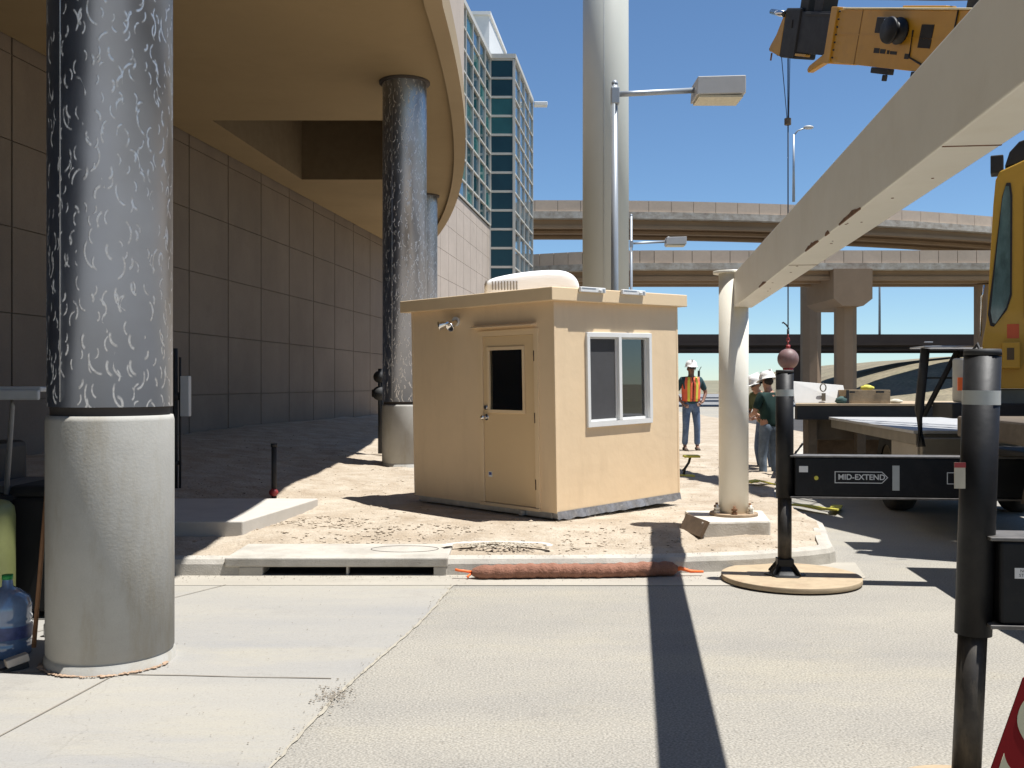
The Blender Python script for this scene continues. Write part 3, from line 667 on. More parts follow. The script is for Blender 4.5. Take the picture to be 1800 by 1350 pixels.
# ================================================================== MAST AND LAMP POSTS
t = thing('sign_mast', 'very thick pale round mast rising out of sight behind the booth', 'mast', (3.65, 22, 0))
m = MB(); m.cyl((2.07, 22, 0), (2.07, 22, 16), .515, .495, 64); m.build('shaft', MASTP, t)
m = MB(); m.tube([(1.98, 21.49, .3), (1.99, 21.495, 16)], .006, 6); m.build('weld_seam', GALV, t)
t.location = (2.07, 22, 0); 
for ch in t.children: 
    for vtx in ch.data.vertices: vtx.co.x += 3.65 - 2.07
def box_lamp(x, y, gz, h, arm, lbl, grp, sc=1., top=.1):
    t = thing('parking_lamp', lbl, 'street lamp', (x, y, gz), group=grp)
    m = MB(); m.cyl((x, y, gz), (x, y, gz + h + top), .075 * sc, .045 * sc, 16); m.build('pole', POLEG, t)
    m = MB(); m.lathe((x, y, gz + h + top), [(.05 * sc, 0), (.05 * sc, .03), (.02, .06), (.001, .065)], 16); m.build('pole_cap', POLEG, t)
    m = MB(); m.box((x - .06, y - .07, gz + h - .22), (x + .07, y + .07, gz + h + .04)); m.build('bracket', POLEG, t, .012)
    m = MB(); m.tube([(x + .05, y, gz + h - .06), (x + .3, y, gz + h - .05), (x + arm, y, gz + h)], .045, 12); m.build('arm', POLEG, t)
    m = MB(); x0 = x + arm; w_ = .75
    m.prism([(x0 - .02, y - .28, gz + h - .14), (x0 + w_, y - .28, gz + h - .12), (x0 + w_, y - .28, gz + h + .16), (x0, y - .28, gz + h + .14)], (0, .56, 0)); hd = m.build('lamp_head', LAMPH, t, .012)
    m = MB(); m.box((x0 + .02, y - .25, gz + h - .175), (x0 + w_ - .04, y + .25, gz + h - .142)); m.build('lens', LENS, hd)
    m = MB(); m.cyl((x0 + .1, y, gz + h + .14), (x0 + .1, y, gz + h + .20), .03, n=10); m.build('photocell', LAMPH, hd)
    return t
box_lamp(1.63, 15.8, .2, 6.08, 1.27, 'tall grey lamp post with a boxy head in front of the thick mast', 'box headed lamp posts')
box_lamp(4.55, 38, .0, 7.05, 1.32, 'small distant lamp post with a boxy head between the viaducts', 'box headed lamp posts', 1.0, 1.0)

# ================================================================== GUARD BOOTH
TH = R(43.5)
bo = thing('guard_booth', 'tan painted guard booth with a door and a sliding window', 'booth', (.47, 10.38, .20), (0, R(-1.3), TH))
LX, LY_ = 2.1, 2.4; Z0, Z1 = .07, 2.30; T = .09
def panel_face(axis, L_, openings, name):
    """wall with rectangular openings; axis 'x' = window face (y=0), 'y' = door face (x=0)"""
    m = MB(); us = sorted({0., L_} | {q for o_ in openings for q in o_[:2]}); zs_ = sorted({Z0, Z1} | {q for o_ in openings for q in o_[2:]})
    for ua, ub in zip(us, us[1:]):
        for za, zb in zip(zs_, zs_[1:]):
            if any(o_[0] <= ua < o_[1] and o_[2] <= za < o_[3] for o_ in openings): continue
            p = (ua, ub)
            if axis == 'x': c = [(ua, 0, za), (ub, 0, za), (ub, 0, zb), (ua, 0, zb)]; e = (0, T, 0)
            else: c = [(0, ua, za), (0, ub, za), (0, ub, zb), (0, ua, zb)]; e = (T, 0, 0)
            m.add(c, [(0, 1, 2, 3)]); m.add([V(q) + V(e) for q in c], [(0, 1, 2, 3)])
    for o_ in openings:
        a, b_, c_, d = o_
        for p, q in (((a, c_), (b_, c_)), ((b_, c_), (b_, d)), ((b_, d), (a, d)), ((a, d), (a, c_))):
            if axis == 'x': m.add([(p[0], 0, p[1]), (q[0], 0, q[1]), (q[0], T, q[1]), (p[0], T, p[1])], [(0, 1, 2, 3)])
            else: m.add([(0, p[0], p[1]), (0, q[0], q[1]), (T, q[0], q[1]), (T, p[0], p[1])], [(0, 1, 2, 3)])
    return m
W1 = (.515, 1.545, .985, 1.93); D1 = (.245, 1.165, .10, 2.0)
joinmb([panel_face('x', LX, [W1], ''), panel_face('y', LY_, [D1], '')]).build('wall', TAN, bo, local=True)
m = MB(); m.box((T, LY_ - T, Z0), (LX, LY_, Z1)); m.box((LX - T, 0.0 + T, Z0), (LX, LY_ - T, Z1)); m.build('back_wall', TAN, bo, local=True)
m = MB(); m.box((T + .002, T + .002, Z0), (LX - T, LY_ - T, Z0 + .03)); m.box((T + .002, LY_ - T - .02, Z0 + .031), (LX - T - .002, LY_ - T - .003, Z1 - .02)); m.box((LX - T - .02, T + .002, Z0 + .031), (LX - T - .003, LY_ - T - .022, Z1 - .02)); m.box((1.3, .7, Z0 + .031), (1.9, 2.1, .8)); m.build('interior', INTER, bo, local=True)
m = MB(); OV = .10
m.box((-OV, -.075, 2.285), (LX + OV, LY_ + OV, 2.425)); m.build('roof', TANT, bo, .008, local=True)
for q in (((-.004, -.004, Z0 + .0), (.03, .03, 2.284)), ((LX - .03, -.004, Z0), (LX + .004, .03, 2.284)), ((-.004, LY_ - .03, Z0), (.03, LY_ + .004, 2.284))): m = MB(); m.box(*q); m.build('corner_trim', TAN, bo, .004, local=True)
m = MB(); m.box((.04, .03, 0), (LX - .04, .10, .068)); m.box((.04, LY_ - .1, 0), (LX - .04, LY_ - .03, .068)); m.box((.03, .101, 0), (.1, LY_ - .101, .068)); m.box((-.02, .5, .0), (.028, .56, .06)); m.box((LX - .1, .101, 0), (LX - .03, LY_ - .101, .068))
for q in (.35, 1.0, 1.65): m.box((q, -.015, .012), (q + .12, .028, .055))
m.build('skid', GALV, bo, .005, local=True)
# crumpled flashing under the sunny side
m = MB(); vs = []
for i in range(60):
    x = .0 + LX * i / 59; vs += [(x, -.006 - .012 * abs(mn.noise(V((x * 6, 0, 0)))), .085), (x, -.02 - .05 * abs(mn.noise(V((x * 4, 3, 0)))), .0 + .02 * mn.noise(V((x * 9, 1, 0))))]
m.add(vs, [(2 * i, 2 * i + 2, 2 * i + 3, 2 * i + 1) for i in range(59)]); m.build('foil_flashing', mat('foil', (.30, .30, .31), .45, .5, var=.4, scale=20), bo, local=True)
# sliding window
u0, u1, v0, v1 = W1
wf = MB(); e = .035
for a, b_, c_, d in ((u0 - e, u1 + e, v1 - .01, v1 + e), (u0 - e, u1 + e, v0 - e - .01, v0 + .012), (u0 - e, u0 + .012, v0 + .012, v1 - .01), (u1 - .012, u1 + e, v0 + .012, v1 - .01), (1.0, 1.05, v0 + .012, v1 - .01)): wf.box((a, -.028, c_), (b_, .04, d))
wo = wf.build('window', WHITE, bo, .004, local=True)
m = MB(); 
for a, b_, yy in ((u0 + .014, .998, .012), (1.052, u1 - .014, .024)):
    for q in ((a, a + .022, v0 + .013, v1 - .012), (b_ - .022, b_, v0 + .013, v1 - .012), (a + .0221, b_ - .0221, v0 + .013, v0 + .036), (a + .0221, b_ - .0221, v1 - .035, v1 - .012)): m.box((q[0], yy - .008, q[2]), (q[1], yy + .012, q[3]))
m.build('sash', WHITE, wo, local=True)
m = MB(); m.box((u0 + .03, .03, v0 + .03), (.99, .034, v1 - .03)); m.build('pane', BGLASS, wo, local=True)
m = MB(); m.box((u0 + .037, .014, v0 + .037), (.975, .0145, v1 - .036)); m.build('insect_screen', mat('screen_mesh', (.06, .06, .063), .8, var=.1), wo, local=True)
m = MB(); m.box((1.07, .034, v0 + .03), (u1 - .03, .038, v1 - .03)); m.build('pane', BGLASS, wo, local=True)
# door
u0, u1, v0, v1 = D1
df = MB()
for a, b_, c_, d in ((u0 - .012, u0 + .05, v0, v1 + .012), (u1 - .05, u1 + .012, v0, v1 + .012), (u0 + .05, u1 - .05, v1 - .05, v1 + .012)): df.box((-.014, a, c_), (.07, b_, d))
df.build('door_frame', TANT, bo, .003, local=True)
m = MB(); m.box((-.03, u0 - .01, v0 - .035), (.08, u1 + .01, v0 - .002)); m.build('threshold', TANT, bo, .003, local=True)
dm_ = MB(); a, b_ = u0 + .053, u1 - .053; wz0, wz1, wa, wb = 1.13, 1.80, .475, 1.01
for q in ((a, b_, v0 + .006, wz0), (a, b_, wz1, v1 - .053), (a, wa, wz0, wz1), (wb, b_, wz0, wz1)): dm_.box((.0, q[0], q[2]), (.045, q[1], q[3]))
door = dm_.build('door', TAND, bo, local=True)
m = MB()
for q in ((wa - .03, wb + .03, wz0 - .03, wz0 + .004), (wa - .03, wb + .03, wz1 - .004, wz1 + .03), (wa - .03, wa + .004, wz0 + .004, wz1 - .004), (wb - .004, wb + .03, wz0 + .004, wz1 - .004)): m.box((-.012, q[0], q[2]), (-.0005, q[1], q[3]))
m.build('window_trim', TANT, door, .003, local=True)
m = MB(); m.box((.015, wa, wz0), (.02, wb, wz1)); m.build('door_pane', BGLASS, door, local=True)
m = MB(); m.cyl((-.002, b_ - .045, 1.05), (-.05, b_ - .045, 1.05), .018, n=16); m.sphere((-.062, b_ - .045, 1.05), .028); m.cyl((-.001, b_ - .045, 1.05), (-.008, b_ - .045, 1.05), .034, n=20); m.build('knob', CHROME, door, local=True)
m = MB(); m.cyl((-.001, b_ - .045, 1.16), (-.022, b_ - .045, 1.16), .028, .024, n=20); m.build('deadbolt', CHROME, door, local=True)
for hz_ in (1.72, 1.06, .35):
    m = MB(); m.cyl((-.010, u0 + .048, hz_ - .055), (-.010, u0 + .048, hz_ + .055), .009, n=10); m.build('hinge', mat('hinge_bronze', (.12, .085, .06), .45, .5), door, local=True)
m = MB(); m.box((-.0025, b_ - .12, .385), (-.0005, b_ - .06, .445)); m.build('sticker', STICK, door, local=True)
m = MB(); m.box((-.0035, b_ - .112, .405), (-.0027, b_ - .068, .437)); m.build('sticker_print', BLUE, door, local=True)
m = MB(); m.prism([(0, .26, 2.075), (-.075, .26, 2.055), (-.075, .26, 2.045), (0, .26, 2.045)], (0, 1.0, 0)); m.build('drip_cap', TANT, bo, local=True)
# twin floodlight
fl = MB(); fl.cyl((-.0, 1.55, 2.14), (-.035, 1.55, 2.14), .055, n=20); fo_ = fl.build('floodlight', WHITE, bo, local=True)
for (dy, dz, dirv) in ((.10, -.005, V((-.55, .75, -.25))), (-.10, -.0, V((-.7, -.1, -.45)))):
    dirv.normalize(); p = V((-.075, 1.55 + dy * .6, 2.13 + dz)); m = MB(); m.tube([(-.03, 1.55, 2.14), p], .014, 8); q = dirv.to_track_quat('Z', 'Y').to_matrix().to_4x4(); q.translation = p
    m.lathe((0, 0, 0), [(.001, -.02), (.025, -.01), (.03, .03), (.052, .10), (.055, .12), (.048, .122), (.03, .10), (.001, .095)], 20, q); m.build('flood_lamp', CHROME, fo_, local=True)
# roof-top air conditioner
ac = MB(); prof = [(-.54, 0), (-.54, .16), (-.46, .215), (-.1, .29), (.22, .315), (.42, .30), (.53, .20), (.56, .08), (.55, 0)]
yyv = (-.36, -.33, -.24, 0, .24, .33, .36); sc_ = (.0, .72, .95, 1, .95, .72, .0); vs = []
for yv, s_ in zip(yyv, (.74, .93, .99, 1, .99, .93, .74)):
    for px_, pz_ in prof: vs.append((px_ * (.93 + .07 * s_), yv, pz_ * s_))
n_ = len(prof); ac.add(vs, [(j * n_ + i, j * n_ + i + 1, (j + 1) * n_ + i + 1, (j + 1) * n_ + i) for j in range(6) for i in range(n_ - 1)], True); ac.add(vs, [tuple(range(n_)), tuple(range(6 * n_, 7 * n_))])
arot = Matrix.Translation((.92, 1.28, 2.45)) @ Matrix.Rotation(R(-40), 4, 'Z'); ac.v = [arot @ V((p.x, p.y, p.z * .88 + .02)) for p in ac.v]
aco = ac.build('air_conditioner', mat('ac_white', (.86, .85, .84), .4, var=.02), bo, local=True); mm_ = aco.modifiers.new('s', 'SUBSURF'); mm_.levels = 1; mm_.render_levels = 2
m = MB(); m.box((-.5, -.34, 2.427 - 2.45), (.5, .34, .012), None); m.v = [arot @ p for p in m.v]; m.build('ac_base', mat('ac_cream', (.62, .52, .40), .6), aco, local=True)
m = MB()
for k in range(9): m.box((-.535, -.26 + k * .06, .06), (-.525, -.235 + k * .06, .17))
for k in range(9): m.box((-.47 + k * .035, -.372, .05), (-.455 + k * .035, -.362, .15))
m.v = [arot @ p for p in m.v]; m.build('ac_grille', mat('grille_grey', (.25, .22, .19), .7), aco, local=True)
for q in (.30, .98):
    m = MB(); m.box((q, -.11, 2.385), (q + .40, -.077, 2.44)); m.box((q + .28, -.125, 2.40), (q + .33, -.111, 2.42)); lo = m.build('roof_bracket', GALV if 0 else STICK, bo, .006, local=True)
    m = MB(); m.box((q + .02, -.112, 2.42), (q + .24, -.1105, 2.432)); m.box((q + .35, -.113, 2.395), (q + .38, -.1105, 2.425)); m.build('bracket_bolt', POLEG, lo, local=True)

# ================================================================== GANTRY
DXB = .1235
ga = thing('height_gantry', 'cream steel gantry with one round post and a long box beam overhead', 'gantry', (2.235, 10.04, .3))
m = MB(); m.cyl((2.235, 10.04, .325), (2.235, 10.04, 2.73), .147, n=56); m.build('post', GANTRY, ga)
m = MB(); m.cyl((2.205, 10.04, 2.731), (2.205, 10.04, 2.755), .175, n=40); m.build('post_cap', GANTRY, ga)
m = MB(); y0, y1 = 9.99, -5.0
def bx(y): return 2.22 + DXB * (y - 10)
m.prism([(bx(y0), y0, 2.385), (bx(y0) + .19, y0, 2.385), (bx(y0) + .19, y0, 2.722), (bx(y0), y0, 2.722)], (DXB * (y1 - y0), y1 - y0, 0)); bm_ = m.build('beam', GANTRY, ga, .006)
for (ya, yb) in ((5.75, 5.35), (5.15, 5.05), (4.8, 4.35), (7.9, 7.5)):
    m = MB(); nn_ = 9; top = []; bot = []
    for q in range(nn_):
        yy = ya + (yb - ya) * q / (nn_ - 1); hgt = .004 + .016 * sin(pi * q / (nn_ - 1)) * random.uniform(.5, 1.1); top.append((bx(yy) - .003, yy, 2.388 + hgt)); bot.append((bx(yy) - .003, yy, 2.384))
    m.prism(top + bot[::-1], (.006, 0, 0)); m.build('rust_patch', RUST, bm_)
for yy in (6.4, 3.2):
    m = MB(); m.prism([(bx(yy) + .005, yy, 2.3828), (bx(yy) + .185, yy - .02, 2.3828), (bx(yy) + .185, yy - .012, 2.3828), (bx(yy) + .005, yy + .008, 2.3828)], (0, 0, .003)); m.build('weld_line', RUST, bm_)
for k in range(12):
    yy = random.uniform(3.5, 8.5); xx = bx(yy) + random.uniform(.02, .17); m = MB(); m.cyl((xx, yy, 2.383), (xx, yy, 2.3855), random.uniform(.004, .009), n=7); m.build('rust_spot', RUST, bm_)
m = MB(); m.cyl((2.235, 10.04, .30), (2.235, 10.04, .327), .24, n=40); m.build('base_plate', mat('rusty_plate', (.36, .26, .17), .85, var=.3, scale=14, bump=.2), ga, .004)
for k in range(6):
    a = R(60 * k + 20); x, y = 2.235 + .19 * cos(a), 10.04 + .19 * sin(a)
    m = MB(); m.cyl((x, y, .327), (x, y, .41), .014, n=10); m.cyl((x, y, .327), (x, y, .352), .03, n=6, smooth=False); m.cyl((x, y, .365), (x, y, .385), .03, n=6, smooth=False); m.build('anchor_bolt', GANTRY if k % 2 else RUST, ga)
fo2 = MB(); fo2.prism([(1.82, 9.52, .05), (2.50, 9.62, .05), (2.62, 10.4, .05), (1.80, 10.4, .05)], (0, 0, .25)); tag(fo2.build('concrete_footing', mat('footing_concrete', (.56, .52, .45), .85, var=.14, scale=4, bump=.2, bscale=60, stain=(.40, .35, .28), sscale=4, samt=.5), None, .02), 'pale concrete block under the cream gantry post', 'footing')
m = MB(); Mx = Matrix.Translation((1.74, 9.72, .16)) @ Matrix.Rotation(R(12), 4, 'Z') @ Matrix.Rotation(R(28), 4, 'Y'); m.box((-.018, -.26, 0), (.018, .26, .17), Mx); tag(m.build('form_board', WOODD, None, .003), 'dark plank leaning on the left end of the pale footing', 'board')

# ================================================================== CRANE
ct = thing('mobile_crane', 'yellow mobile crane on black outriggers reaching in from the right', 'crane', (2.8, 0, 0), (0, 0, -math.atan(.111)))
m = MB(); m.box((.95, 2.0, .62), (2.0, 14.5, .98)); m.build('chassis', BLACKM, ct, .02, local=True)
m = MB(); m.box((.13, .2, 1.16), (2.6, 8.8, 1.34)); m.build('carrier_deck', BRN, ct, .02, local=True)
m = MB(); m.box((.24, 10.5, 1.10), (2.4, 14.8, 1.135)); m.build('front_fender', DECKG, ct, .006, local=True)
m = MB(); m.box((.27, 10.52, .98), (2.36, 14.78, 1.098)); m.build('fender_skirt', KHAKI, ct, .006, local=True)
m = MB(); m.box((.30, 10.4, .45), (.9, 11.6, 1.06)); tb = m.build('tool_box', KHAKI, ct, .012, local=True)
m = MB(); m.box((.28, 10.5, .55), (.299, 11.5, .98)); m.build('tool_box_door', mat('dusty_khaki_door', (.26, .23, .18), .6), tb, .006, local=True)
def wheel(u, v_):
    m = MB(); q = Matrix.Translation((u, v_, .54)) @ Matrix.Rotation(R(90), 4, 'Y')
    m.lathe((0, 0, 0), [(.3, -.15), (.47, -.155), (.52, -.13), (.54, -.08), (.54, .08), (.52, .13), (.47, .155), (.3, .15)], 40, q); tyre = m.build('tyre', RUBBER, ct, local=True)
    m = MB(); m.lathe((0, 0, 0), [(.3, -.13), (.28, -.10), (.26, -.02), (.12, -.02), (.11, -.12), (.001, -.12)], 28, q); m.build('rim', KHAKI, tyre, local=True)
for v_, u in ((5.0, .24), (6.6, .24), (5.0, 2.36), (6.6, 2.36), (13.0, .75), (13.0, 2.2)): wheel(u, v_)
m = MB(); m.box((.55, 11.25, .38), (2.0, 12.3, .60)); m.box((.4, 11.4, .601), (2.2, 14.4, .618)); m.build('axle_guard', BLACKM, ct, .02, local=True)
m = MB(); m.box((.1, 6.0, 1.14), (.16, 7.3, 1.16)); 
pts = [(.06, 6.6 + .64 * cos(R(a)), .54 + .64 * sin(R(a))) for a in range(20, 161, 10)]
m = MB(); vs = []
for p in pts: vs += [p, (.5, p[1], p[2])]
m.add(vs, [(2 * i, 2 * i + 1, 2 * i + 3, 2 * i + 2) for i in range(len(pts) - 1)]); m.build('mudguard', BRN, ct, local=True)
# brace frame (ladder rack) in front of the cab
m = MB(); 
m.tube([(.16, 9.95, 1.0), (.14, 9.95, 1.36), (.20, 9.95, 1.97)], .045, 6); m.tube([(.18, 9.95, 1.3), (.48, 9.9, 1.93)], .028, 6); m.tube([(.50, 9.9, 1.6), (.50, 9.9, 1.95)], .014, 6); m.tube([(.2, 9.95, 1.68), (.55, 9.9, 1.68)], .01, 6)
m.build('rack_post', BLACKM, ct, local=True)
m = MB(); m.box((.12, 9.7, 1.975), (.9, 10.2, 1.99)); m.box((.12, 9.7, 2.02), (.2, 9.72, 2.03)); m.build('rack_shelf', GALV, ct, .003, local=True)
m = MB(); m.cyl((.42, 9.4, 1.45), (.42, 9.4, 1.86), .13, n=24); m.build('fluid_tank', mat('tank_grey', (.42, .42, .38), .5, var=.15), ct, .02, local=True)
m = MB(); m.box((.27, 9.2, 1.56), (.33, 9.22, 1.68)); m.build('side_marker', ORREF, ct, local=True)
m = MB(); m.box((.25, 9.3, 1.3), (.9, 9.9, 1.44)); m.build('battery_box', BLACKM, ct, .01, local=True)
# outriggers: sleeve, tube, foot, beam
def outrigger(v_, lbl, kr=1., dz=0., lean=0., du=0., low=0):
    u = -1.46 + du
    m = MB(); m.cyl((u, v_, .69 - .04 * low), (u + lean, v_, 1.71 + dz), .071 * kr, n=36); j = m.build('outrigger_jack', BLACK, ct, local=True)
    m = MB(); m.cyl((u + lean, v_, 1.711 + dz), (u + lean, v_, 1.735 + dz), .073 * kr, .070 * kr, n=36); m.build('jack_cap', BLACKM, j, local=True)
    m = MB(); m.cyl((u + lean * .85, v_, 1.52 + dz), (u + lean * .87, v_, 1.575 + dz), .0722 * kr + .0003, n=36, cap=False); m.build('reflective_band', REFL, j, local=True)
    m = MB(); m.cyl((u - lean * .8, v_, .13 - .07 * low), (u, v_, .70), .056 * kr, n=32); m.build('inner_tube', WORNM, j, local=True)
    m = MB(); m.lathe((u, v_, .045), [(.001, 0), (.17, 0), (.17, .018), (.13, .022), (.06, .10), (.06, .12), (.001, .12)], 6); 
    for a in range(0, 360, 90): 
        d = V((cos(R(a + 45)), sin(R(a + 45)), 0)); s_ = V((-d.y, d.x, 0)) * .006
        m.prism([V((u, v_, .065)) + d * .05 - s_, V((u, v_, .065)) + d * .16 - s_, V((u, v_, .08)) + d * .16 - s_, V((u, v_, .19)) + d * .06 - s_], s_ * 2)
    m.box((u - .065, v_ - .065, .13), (u + .065, v_ + .065, .19))
    if low: m.v = [V((p.x, p.y, .04 + (p.z - .04) * .35)) for p in m.v]
    m.build('foot', BLACK, j, .004, local=True)
    m = MB(); m.box((u + .068, v_ - .09, .71), (1.2, v_ + .09, 1.025)); ob = m.build('outrigger_beam', BLACK, ct, .012, local=True)
    m = MB(); m.box((u + .03, v_ - .10, 1.026), (1.2, v_ + .10, 1.04)); m.box((u + .03, v_ - .10, .693), (.9, v_ + .10, .708)); m.build('beam_flange', mat('flange_worn', (.16, .15, .14), .5, .4, var=.4, scale=14), ob, .003, local=True)
    m = MB(); m.box((1.0, v_ - .16, .62), (2.2, v_ + .16, 1.09)); m.build('beam_housing', BLACKM, ct, .01, local=True)
    return j, ob
j1, ob1 = outrigger(8.06, '')
j2, ob2 = outrigger(3.73, '', .95, .02, .035, .03, 1)
MF = Matrix.Rotation(R(90), 4, 'X')
yf = 8.06 - .0905
def onface(x, z, y=yf): return Matrix.Translation((x, y, z)) @ MF
text('lettering', 'MID-EXTEND', .062, LETW, ob1, onface(-.87, .868), .0008, bold=.001)
def arrow(x0, x1):
    # hollow arrow outline as one closed ribbon
    yy = yf - .001; w_ = .006; o_ = [(x0, .82), (x1, .82), (x1 + .047, .8675), (x1, .915), (x0, .915)]; i_ = [(x0 + w_, .82 + w_), (x1 - .002, .82 + w_), (x1 + .038, .8675), (x1 - .002, .915 - w_), (x0 + w_, .915 - w_)]
    m = MB(); m.add([(x, yy, z) for x, z in o_ + i_], [(k, (k + 1) % 5, 5 + (k + 1) % 5, 5 + k) for k in range(5)]); m.build('arrow_outline', LETW, ob1, local=True)
arrow(-1.08, -.71); arrow(-.21, .06)
text('lettering', 'FULL', .058, LETW, ob1, onface(-.08, .868), .0008)
m = MB(); m.box((-.63, yf - .001, .765), (-.575, yf + .0005, .965)); m.build('white_stripe', REFL, ob1, local=True)
m = MB(); m.box((-1.36, yf - .001, .905), (-1.29, yf + .0005, .955)); m.build('sticker', STICK, ob1, local=True)
m = MB(); m.cyl((-1.235, yf + .003, .865), (-1.235, yf - .0025, .865), .036, n=24); m.build('hole_shade_disc', VOID, ob1, local=True)
m = MB(); m.cyl((-1.225, yf - .0015, .86), (-1.225, yf - .004, .86), .017, n=14); m.build('pin', YBR, ob1, local=True)
yf2 = 3.73 - .0905
m = MB(); m.box((-1.31, yf2 - .001, .885), (-1.245, yf2 + .0005, .925)); st = m.build('sticker', STICK, ob2, local=True)
text('sticker_print', 'NO', .016, LETD, st, onface(-1.278, .914, yf2 - .0012), .0003); text('sticker_print', 'STEP', .016, LETD, st, onface(-1.278, .897, yf2 - .0012), .0003)
m = MB(); m.cyl((-1.16, yf2 + .003, .83), (-1.16, yf2 - .002, .83), .04, n=24); m.build('hole_shade_disc', VOID, ob2, local=True)
m = MB(); m.box((-1.52, 3.665, 1.22), (-1.48, 3.67, 1.32)); lb = m.build('warning_label', mat('label_cream', (.5, .46, .36), .6), j2, local=True); m = MB(); m.box((-1.521, 3.6635, 1.30), (-1.479, 3.6645, 1.32)); m.build('label_print', REDV, lb, local=True)
# hydraulic line beside the near jack
m = MB(); m.cyl((-1.345, 3.85, 1.50), (-1.345, 3.85, 1.71), .018, n=14); m.cyl((-1.345, 3.85, 1.35), (-1.345, 3.85, 1.5), .013, n=14); m.box((-1.40, 3.82, 1.585), (-1.30, 3.88, 1.597)); m.build('hydraulic_fitting', CHROME, j2, .002, local=True)
m = MB(); m.tube([(-1.345, 3.85, 1.36), (-1.345, 3.85, 1.05), (-1.35, 3.85, 1.04)], .016, 10); m.tube([(-1.345, 3.85, 1.70), (-1.37, 3.86, 1.78), (-1.40, 3.9, 1.72)], .008, 8); m.build('hydraulic_hose', BLACKM, j2, local=True)
# superstructure
m = MB(); m.box((1.3, 1.5, 1.4), (2.9, 8.4, 2.1)); m.build('turntable', YEL, ct, .03, local=True)
m = MB(); m.box((1.25, .2, 1.5), (2.95, 1.48, 2.9)); m.build('counterweight', YEL, ct, .03, local=True)
for pd, (v_, nm) in enumerate(((8.06, 'far'), (3.6, 'near'))):
    pass
def loc2w(u, v_, z=0):
    a = -math.atan(.111); return V((2.8 + u * cos(a) - v_ * sin(a), u * sin(a) + v_ * cos(a), z))
def pad(p, lbl):
    m = MB(); m.cyl((p.x, p.y, .0), (p.x, p.y, .042), .56, n=64); o = m.build('outrigger_pad', WOOD, None, .006); tag(o, lbl, 'outrigger pad', 'round plywood outrigger pads'); o.location = (0, 0, .013)
pad(loc2w(-1.46, 8.06) + V((.05, 0, 0)), 'round plywood pad under the black jack by the kerb')
m = MB(); p = loc2w(-1.46, 3.73); m.cyl((p.x, p.y, .0), (p.x, p.y, .04), .27, n=64); o = m.build('outrigger_pad', WOOD, None, .006); tag(o, 'round plywood pad under the nearer black jack at lower right', 'outrigger pad', 'round plywood outrigger pads')

# boom (own axes: s runs from the head towards the turntable)
T0 = V((4.66, 16.3, 7.33)); us_ = V((.85, -4.63, -1.76)).normalized(); vs_ = V((0, 0, 1)).cross(us_).normalized(); vs_ = -vs_ if vs_.x > 0 else vs_; ws_ = us_.cross(vs_); ws_ = -ws_ if ws_.z < 0 else ws_
# vs_ points to the viewer's left side of the boom, ws_ up across it
Rm = Matrix.Rotation(-ct.rotation_euler.z, 4, 'Z') @ Matrix.Translation(-V(ct.location))   # world -> crane frame
BM = Rm @ Matrix(((us_.x, vs_.x, ws_.x * .82, T0.x), (us_.y, vs_.y, ws_.y * .82, T0.y), (us_.z, vs_.z, ws_.z * .82, T0.z + .07), (0, 0, 0, 1)))
def bb(a, b_, name, mt, par=None, bev=.01):
    m = MB(); m.box(a, b_, BM); return m.build(name, mt, par or ct, bev, local=True)
boom = bb((1.62, -.20, -.50), (10.8, .20, .40), 'boom', YEL)
bb((1.55, -.23, -.53), (1.75, .23, .44), 'boom_collar', YEL, boom)
bb((1.9, -.23, .401), (10.8, .23, .43), 'sunlit_top_flange', mat('sunlit_flange', (.70, .60, .36), .5), boom)  # pale colour stands for sunlight along the boom's top edge
bb((.35, -.17, -.40), (1.549, .17, .36), 'inner_section', BLACK, boom)
bb((-.12, -.19, -.52), (.46, .19, .42), 'boom_head', BLACK, boom, .03)
bb((.12, .191, .05), (.22, .202, .20), 'head_slot', BLACKM, boom)
bb((.62, .171, .28), (1.549, .185, .33), 'guide_rail', BLACKM, boom)
bb((.47, .1, -.46), (.85, .19, -.41), 'wear_pad', YEL, boom)
# horn shaped bracket
m = MB(); m.prism([(1.95, .201, -.505), (1.60, .201, -.50), (1.05, .201, -.74), (1.0, .201, -.68), (1.06, .201, -.60), (1.55, .201, -.33), (1.95, .201, -.36)], (0, -.10, 0), BM); m.build('latch_bracket', YEL, boom, .02, local=True)
m = MB()
for yy in (.09, -.09):
    q = BM @ Matrix.Translation((-.30, yy, -.30)) @ Matrix.Rotation(R(90), 4, 'X')
    m.lathe((0, 0, 0), [(.03, -.03), (.20, -.03), (.165, -.005), (.165, .005), (.20, .03), (.03, .03)], 32, q)
m.build('sheave', BLACKM, boom, local=True)
m = MB(); 
for yy in (.16, -.18): m.prism([(-.12, yy, -.5), (-.52, yy, -.42), (-.55, yy, -.33), (-.36, yy, -.10), (-.12, yy, .38)], (0, .025, 0), BM)
m.build('sheave_plate', YEL, boom, .004, local=True)
m = MB(); m.tube([BM @ V((-.12, .2, .3)), BM @ V((-.62, .2, .34))], .05, 12); m.tube([BM @ V((-.12, -.15, .3)), BM @ V((-.55, -.15, .28))], .04, 12); m.build('anti_block_rod', CHROME, boom, local=True)
m = MB(); m.tube([BM @ V((-.56, .1, -.38)), BM @ V((-.66, .1, -.38))], .045, 10); m.tube([BM @ V((-.35, .22, -.45)), BM @ V((-.35, .22, -.60))], .015, 8); m.build('pin', RUST, boom, local=True)
bb((3.05, .202, .03), (3.45, .30, .28), 'hose_reel', BLACKM, boom)
